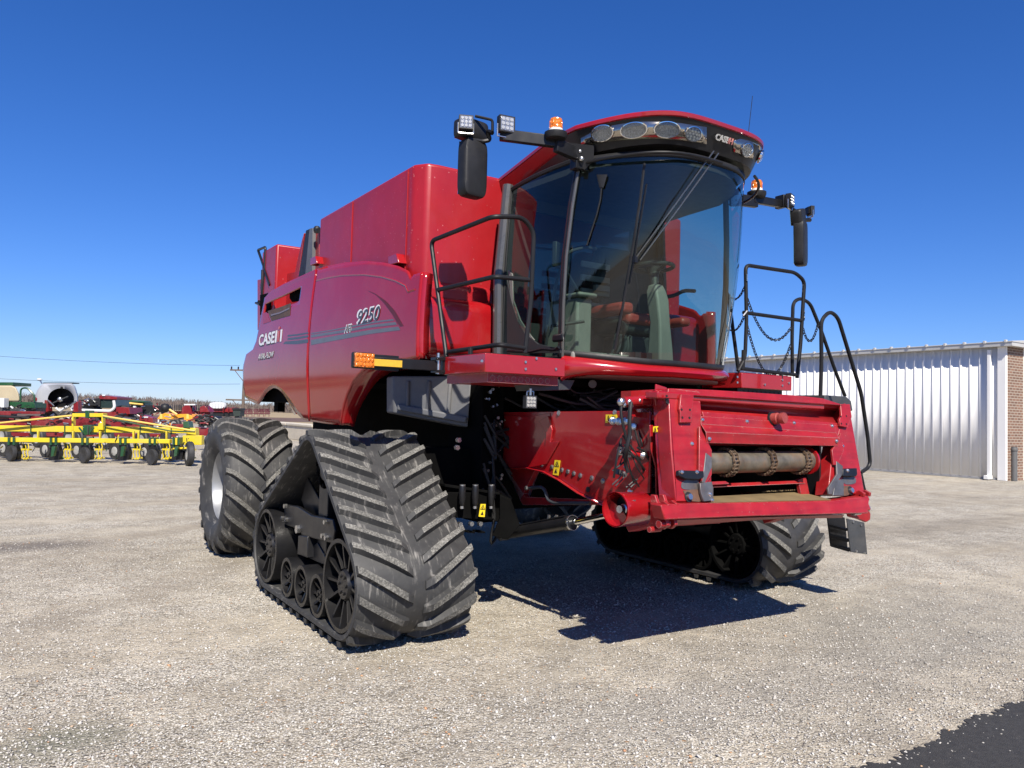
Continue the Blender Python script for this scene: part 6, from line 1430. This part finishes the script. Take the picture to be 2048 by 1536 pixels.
for k, x in enumerate((-58, 22, 106, 169, 245, 304, 352)):
    o = cu.slab('row_unit', [(x-8,889),(x+9,889),(x+14,905),(x+12,920),(x-10,920),(x-6,905)], BLK, .18, -.9)
    for dx in (-5, 5): cu.slab('clamp', [(x+dx-2,875),(x+dx+2,875),(x+dx+2,890),(x+dx-2,890)], GRN, .22, -.95, o, 0)
    if k % 2: 
        q = cu.p(x, 912, -1.1); mb = MB(); mb.lathe([(0,-.03),(.10,-.03),(.13,-.05),(.21,-.05),(.22,0),(.21,.05),(.13,.05),(0,.03)], (q.x, q.y, .22), (FW+RT*.6).normalized(), 20); mb.build('press_wheel', RUB, o)
    else: cu.slab('opener_leg', [(x-3,893),(x+4,893),(x+1,912),(x-5,914)], GRN, .12, -1.15, o)
    q = cu.p(x-12, 900, .2); mb = MB(); mb.lathe([(0,-.03),(.12,-.04),(.14,-.07),(.24,-.07),(.25,0),(.24,.07),(.14,.07),(0,.03)], (q.x, q.y, .28), (FW+RT*.5).normalized(), 20); w_ = mb.build('gauge_wheel', RUB, o)
    mb = MB(); mb.lathe([(0,-.075),(.09,-.08),(.13,-.07)], (q.x, q.y, .28), (FW+RT*.5).normalized(), 20); mb.build('hub', HUBM, o)
    for j, dx in enumerate((24, 30, 36)):
        xx = x+dx-2; R_ = random.Random(k*7+j)
        cu.tube('shank', [(xx,887),(xx+2,895),(xx-1,905),(xx+1,914),(xx-3,919)], YELM, .014, -.7-.1*j, o, .03)
    cu.slab('shank_bar', [(x+20,897),(x+38,898),(x+38,901),(x+20,900)], YELM, .1, -.8, o, 0); cu.slab('sweep', [(x+22,916),(x+36,914),(x+38,917),(x+26,919)], YELM, .1, -.8, o, 0); cu.rect('depth_link', x+24, 888, x+29, 897, GRN, .1, -.7, o, 0)
cu.wheel(381, .335, .17, 1.0, -1.0, 'end_wheel')
cu.slab('wheel_arm', [(345,896),(372,894),(373,898),(345,899)], YELM, .1, -1.0); cu.tube('end_spring', [(347,874),(347,897)], GRN, .02, -.9); cu.tube('end_spring', [(357,874),(357,897)], GRN, .02, -.9); cu.rect('end_link', 350, 876, 354, 890, YELM, .08, -.95)
# 2 red tillage tool
rt = Bk('tillage_tool', 190, 29, 'long dark red folding tillage tool directly behind the yellow cultivator', 'tillage tool')
for pts in ([(-220,820),(80,823),(80,828),(-220,825)], [(-180,838),(60,840),(150,838),(206,842),(300,846),(300,856),(206,854),(60,852),(-180,848)], [(-200,864),(206,866),(350,868),(350,874),(-200,872)], [(343,848),(370,848),(370,856),(343,856)], [(390,854),(417,856),(417,872),(390,870)], [(206,832),(234,832),(234,842),(206,842)]): rt.slab('frame_beam', pts, REDI, .3)
rt.slab('frame_tower', [(-20,827),(21,827),(21,838),(-20,838)], REDI, .4); rt.slab('frame_tower', [(279,829),(290,831),(305,836),(306,850),(279,850)], REDI, .4)
rt.slab('frame_tower', [(60,834),(72,832),(85,834),(95,842),(60,842)], REDI, .4); rt.slab('frame_tower', [(157,834),(178,836),(188,850),(157,850)], REDI, .4)
q = rt.p(286, 834, -.03); text('lettering', 'SUNFLOWER', PALE, rt.root, q, RT, (0,0,1), .11, .004) if False else rt.rect('white_mark', 284, 833, 296, 835.4, PALE, .02, -.02, bevel=0)
rt.tube('hydraulic_ram', [(232,833),(273,839)], BLKM, .06, -.1); rt.tube('hydraulic_ram', [(-10,832),(60,836)], BLKM, .06, -.1); rt.tube('hydraulic_ram', [(240,835.5),(262,838)], STEEL, .02, -.2)
rt.tube('support_leg', [(273,870),(273,906)], REDI, .07, -.3)
for x in (8, 78, 142, 158, 215, 286): rt.wheel(x, .36, .2, .5, -.8)
for x in (332,): rt.wheel(x, .42, .2, .9, -.9, hub=DGREY)
for k in range(22):
    x = -150+24*k; rt.tube('tine', [(x,872),(x+2,880),(x-1,890)], BLK if k % 3 else PALE, .025, -.2+.2*(k % 3))
rr_ = random.Random(5)
for k in range(85):
    x = rr_.uniform(-20, 400); y = rr_.uniform(826, 850); rt.tube('hose', [(x,y),(x+rr_.uniform(3,12),y+rr_.uniform(-4,4))], rr_.choice([BLKM,BLKM,STEEL,REDI,DGREY]), rr_.uniform(.012,.035), rr_.uniform(-.4,.3))
# 3 silver tank with round opening
st = Bk('seed_cart', 113, 33, 'pale grey rounded seed cart hood with a big dark round opening and red brackets', 'seed cart')
out = [(70,822),(70,793),(74,781),(82,770),(88,766),(144,766.5),(151,773),(156,790),(156.5,822)]
oc, orx, ory = (121.8, 799), 26.5, 22.5
hood = []; n = 40
def outer(a):
    # ray from the opening's centre to the outline
    d = (math.cos(a), -math.sin(a)); best = 1e9; P = out+[out[0]]
    for (x0, y0), (x1, y1) in zip(P, P[1:]):
        ex, ey = x1-x0, y1-y0; det = d[0]*ey-d[1]*ex
        if abs(det) < 1e-9: continue
        t = ((x0-oc[0])*ey-(y0-oc[1])*ex)/det; u = ((x0-oc[0])*d[1]-(y0-oc[1])*d[0])/det
        if t > 0 and -1e-6 <= u <= 1+1e-6: best = min(best, t)
    return oc[0]+d[0]*best, oc[1]+d[1]*best
angs = [-.75 + (PI+1.5)*k/n for k in range(n+1)]
I_ = [(oc[0]+orx*math.cos(a), oc[1]-ory*math.sin(a)) for a in angs]; O_ = [outer(a) for a in angs]
mb = MB(); mid = [tuple(lerp(i[j], o[j], .75) for j in (0, 1)) for i, o in zip(I_, O_)]
mb.loft([[st.p(*q, .5) for q in I_], [st.p(*q, .0) for q in I_], [st.p(*q, -.08) for q in mid], [st.p(*q, .12) for q in O_], [st.p(*q, 2.6) for q in O_]]); mb.build('hood', SILV, st.root, sharp=60)
st.slab('hood_inside', [(x, y) for x, y in I_], BLK, .1, .6, bevel=0)
st.rect('hood_strap', 86, 765, 146, 767, BLKM, .5, .1); st.rect('latch', 120.5, 773, 124, 777, BLKM, .06, -.1)
st.slab('logo_mark', [(71,794),(76,799),(71,802)], REDI, .02, -.02, bevel=0)
for pts in ([(89,800),(94,801),(97,822),(88,826)], [(147,804),(156,803),(156,824),(146,824)]): st.slab('bracket', pts, REDI, .3, -.2)
mb = MB(); q = st.p(120, 799, .1); mb.ball(q, .12); mb.build('fan_hub', STEEL, st.root)
st.tube('fan_shaft', [(106,806),(136,793)], DGREY, .03, .1); st.tube('stay', [(95,800),(108,812)], STEEL, .03, -.2); st.tube('stay', [(152,803),(130,818)], STEEL, .04, -.2); st.tube('stay', [(112,816),(120,822),(134,813)], PALE, .05, -.3)
st.tube('stem', [(80,761),(84,767)], STEEL, .03, .3); mb = MB(); mb.ball(st.p(79,759,.3), .11, 14, (1,1,.45)); mb.build('gps_receiver', PALE, st.root)
for k in range(26):
    x = rr_.uniform(98,146); y = rr_.uniform(808,845); st.tube('hose', [(x,y),(x+rr_.uniform(-6,6),y+rr_.uniform(2,9))], rr_.choice([BLKM,STEEL,DGREY,PALE]), rr_.uniform(.015,.04), rr_.uniform(-.4,.2))
st.rect('chassis', 85, 822, 150, 834, DGREY, 1.5, .2); st.wheel(95, .6, .4, .4, 1.5); st.wheel(148, .6, .4, .4, 1.5)
# 4 tan tank on a green planter
tp = Bk('green_planter', 20, 31, 'tan seed tank with green lid on a green planter at the left edge', 'planter')
mb = MB(); rg = lambda dd: [tp.p(x, y, dd) for x, y in ((-60,803),(-60,779),(-50,771),(24,771),(32,775),(37,786),(39,798),(38.5,803))]
mb.loft([rg(-.0), rg(.15), rg(1.6), rg(1.8)], closed=True, caps=True); mb.build('tank', TANK, tp.root, bevel=.06, seg=4)
tp.rect('lid', -50, 764.5, 26, 771, GRN, 1.2, .3); tp.slab('frame', [(-60,803),(68,804),(68,814),(-60,813)], GRN, .6); tp.rect('frame_box', 40, 806, 69, 816, GRN, .8, -.2)
tp.tube('handrail', [(41,803),(41.5,777),(54,775),(69,790),(69,804)], GRN, .035, 0, None, .15); tp.rect('ladder_box', -4, 796, 8, 815, PALE, .3, -.4)
tp.slab('chassis', [(-60,814),(68,816),(68,824),(-60,824)], DGREY, .8); tp.wheel(10, .55, .35, .3, .6); tp.wheel(60, .55, .35, .3, .6)
for k in range(22): x = rr_.uniform(-20,68); y = rr_.uniform(812,824); tp.tube('hose', [(x,y),(x+rr_.uniform(3,9),y+rr_.uniform(-3,4))], rr_.choice([BLKM,BLKM,STEEL,PALE]), rr_.uniform(.015,.05), rr_.uniform(-.6,-.2))
# 5 dark red tractor with cab
tr = Bk('tractor', 215, 40, 'dark red tractor with a dark glass cab, right of the grey seed cart', 'tractor')
tr.slab('cab_roof', [(198,792),(204,790),(234,794),(234,799),(198,798)], REDI, 1.6); tr.rect('cab_glass', 200, 798.5, 232, 816, simple('dark_cab_glass', (.02,.035,.035), .1, 0, .5), 1.4, .1); tr.slab('bonnet', [(232,814),(258,815),(260,828),(232,828)], REDI, 1.4)
tr.slab('boom', [(157,800),(200,796),(200,812),(157,810)], BLKM, .5); tr.rect('lamp', 204, 789.5, 210, 792, PALE, .2, -.05)
for k in range(16): x = rr_.uniform(158,198); y = rr_.uniform(798,812); tr.tube('boom_strut', [(x,y),(x+rr_.uniform(2,8),y+rr_.uniform(-3,5))], rr_.choice([BLKM,DGREY,REDI,STEEL]), .04, rr_.uniform(-.4,0))
tr.tube('exhaust_pipe', [(227.5,801),(229.5,815),(222,822),(155,820)], PALE, .07, -.6, None, .2); tr.rect('chassis', 160, 820, 255, 834, REDI, .8, .3); tr.wheel(175, .9, .5, .3, .8); tr.wheel(245, .8, .45, .3, .8)
# 7 green combine head frame
gh = Bk('green_harvester', 270, 52, 'small green harvester frame seen between the red machines', 'harvester')
gh.slab('top_rail', [(252,799.5),(288,802),(288,805),(252,803)], GRN, 1.0); gh.rect('side_post', 252, 800, 255, 817, GRN, .3); gh.rect('body', 262, 804, 289, 813, GRN, 1.2, .3); gh.tube('rail', [(256,806),(286,809)], PALEY, .06, -.1); gh.rect('lower_body', 256, 812, 286, 832, simple('dull_green', (.03,.06,.03), .6), 1.5, .5); gh.rect('marker', 266, 812, 271, 820, PALE, .2, -.1); gh.wheel(262, .7, .4, .4); gh.wheel(284, .7, .4, .4)
# 8 black folded conveyor
ba = Bk('folded_auger', 290, 44, 'black folded auger with hoses behind the red tillage tool', 'auger')
ba.slab('tube', [(262,824),(290,810),(335,812),(338,822),(300,826),(275,832)], BLKM, .5); mb = MB(); mb.ball(ba.p(330,816,-.2), .27, 14); mb.build('black_hopper', BLKM, ba.root)
for k in range(24): x = rr_.uniform(262,330); y = rr_.uniform(808,830); ba.tube('hose', [(x,y),(x+rr_.uniform(-8,8),y+rr_.uniform(-5,5))], rr_.choice([BLKM,DGREY,STEEL,REDI]), .035, rr_.uniform(-.4,-.1))
ba.rect('stand', 296, 826, 300, 846, DGREY, .3); ba.rect('stand', 322, 822, 325, 846, DGREY, .3)
# 9 red corn head with discs
ch = Bk('disc_harrow', 390, 48, 'red disc harrow with two rows of dark discs left of the white tank', 'harrow')
for pts in ([(363,828),(364,815),(371,810),(379,810),(385,829)], [(399,824),(400,814),(407,811),(414,816),(418,824)]): ch.slab('end_plate', pts, REDI, .9)
ch.rect('white_tube', 368, 808, 390, 810.6, PALE, .3); ch.rect('frame', 338, 822, 420, 829, REDI, .5, .5)
for k in range(18):
    x = 340+4.4*k; q = ch.p(x, 816, .2); mb = MB(); mb.lathe([(0,0),(.20,.03),(.22,.0)], q, (FW*.5+RT).normalized(), 14); mb.build('disc', DGREY, ch.root)
ch.wheel(350, .45, .3, .4); ch.wheel(410, .45, .3, .4)
# 10 orange implement
og = Bk('orange_mower', 350, 38, 'low orange machine between the red and black implements', 'mower')
og.slab('deck', [(314,838),(320,830),(330,826),(345,831),(360,828),(378,828),(385,834),(384,838),(350,836),(330,840)], ORG, 1.0); og.rect('skirt', 368, 836, 384, 842, ORG, .8, -.05); og.tube('pole', [(339,819),(354,829)], PALEY, .05, -.2)
for x in (322, 340, 375): og.slab('rib', [(x-2,828),(x+2,828),(x+3,838),(x-3,838)], PALEY, .1, -.06)
for k in range(14): x = rr_.uniform(312,345); y = rr_.uniform(838,850); og.tube('linkage', [(x,y),(x+rr_.uniform(-4,4),y+rr_.uniform(2,8))], rr_.choice([STEEL,PALE,DGREY,ORG]), .04, rr_.uniform(-.3,.1))
og.rect('leg', 318, 838, 321, 858, DGREY, .2); og.rect('leg', 376, 840, 379, 858, DGREY, .2)
# 11 black folding implement
bi = Bk('black_header', 412, 36, 'black grain header frame in front of the white tank', 'header')
bi.slab('frame', [(386,836),(392,830),(430,833),(440,842),(430,850),(404,852)], BLKM, .8)
for k in range(30): x = rr_.uniform(386,435); y = rr_.uniform(829,848); bi.tube('strut', [(x,y),(x+rr_.uniform(3,12),y+rr_.uniform(-3,5))], rr_.choice([BLKM,BLK,DGREY,REDI]), .035, rr_.uniform(-.5,-.1))
bi.rect('yellow_lamp', 449, 836, 455, 840, YELM, .1, .0); bi.rect('leg', 400, 848, 404, 862, DGREY, .3); bi.rect('leg', 428, 846, 431, 862, DGREY, .3); bi.slab('side_beam', [(430,838),(460,842),(460,847),(430,846)], BLKM, .4)
# 12 white tank on dark red frame
wt = Bk('sprayer_trailer', 435, 55, 'white ribbed tank on a dark red trailer frame', 'sprayer')
mb = MB(); rg = lambda dd, k=1: [wt.p(435.5+17.5*k*c*abs(c)**-.4 if c else 435.5, 811-6.6*k*s_*abs(s_)**-.3 if s_ else 811, dd) for c, s_ in [(math.cos(2*PI*i/24+.01), math.sin(2*PI*i/24+.01)) for i in range(24)]]
mb.loft([rg(.0,.85), rg(.15,1), rg(1.2,1), rg(1.35,.85)], closed=True, caps=True); tk = mb.build('tank', PALE, wt.root)
for x in (424, 430, 436, 442, 448): wt.rect('rib', x-.6, 807, x+.6, 816, SILV, .1, -.05, tk)
wt.rect('frame', 402, 817, 468, 824, REDI, 1.0, .2); wt.rect('side_box', 440, 815, 468, 830, simple('dull_maroon', (.12,.015,.02), .6), 1.0, .5); wt.rect('underframe', 405, 824, 465, 833, BLKM, .8, .3)
for x in (446, 456, 467): wt.rect('post', x-.5, 814, x+.5, 826, REDI, .2, -.1)
wt.wheel(415, .5, .4, .3); wt.wheel(455, .5, .4, .3)
# 13 dark bin
db = Bk('dark_hopper', 473, 50, 'dark green and black hopper box beside the power pole', 'hopper')
db.slab('bin', [(465,819),(481,819),(480,832),(467,833)], simple('dark_green_bin', (.02,.03,.025), .6), .8); db.rect('rim', 464, 816.5, 481.5, 820, BLKM, .9, -.05); db.rect('stand', 469, 832, 478, 842, DGREY, .6, .1)
# 14 row of small tined rakes far right
for k, x in enumerate((489, 500, 512, 523, 534)):
    hk = Bk('spring_harrow', x, 75, 'small maroon spring harrow section standing in a row beyond the low wall', 'harrow', 'spring harrow sections beyond the wall')
    MAR = simple('maroon_tines', (.11,.02,.03), .6) if k == 0 else MAR
    hk.rect('frame', x-5, 826, x+5, 827.5, MAR, .3)
    for j in range(5):
        xx = x-4+2*j; hk.tube('tine', [(xx,829),(xx+1,824),(xx-.6,820),(xx+.8,817.5)], MAR, .035, .1*j)
    hk.tube('leg', [(x-4,827),(x-4,833.5)], MAR, .03); hk.tube('leg', [(x+4,827),(x+4,833.5)], MAR, .03)
R_ = random.Random(21)
for k in range(60):      # hoses, springs and links over the cultivator's row units
    x = R_.uniform(-60, 390); y = R_.uniform(868, 912); cu.tube('link', [(x,y),(x+R_.uniform(-5,5),y+R_.uniform(2,9))], R_.choice([BLKM,DGREY,GRN,YELM,BLK]), R_.uniform(.008,.02), R_.uniform(-1.1,-.2))
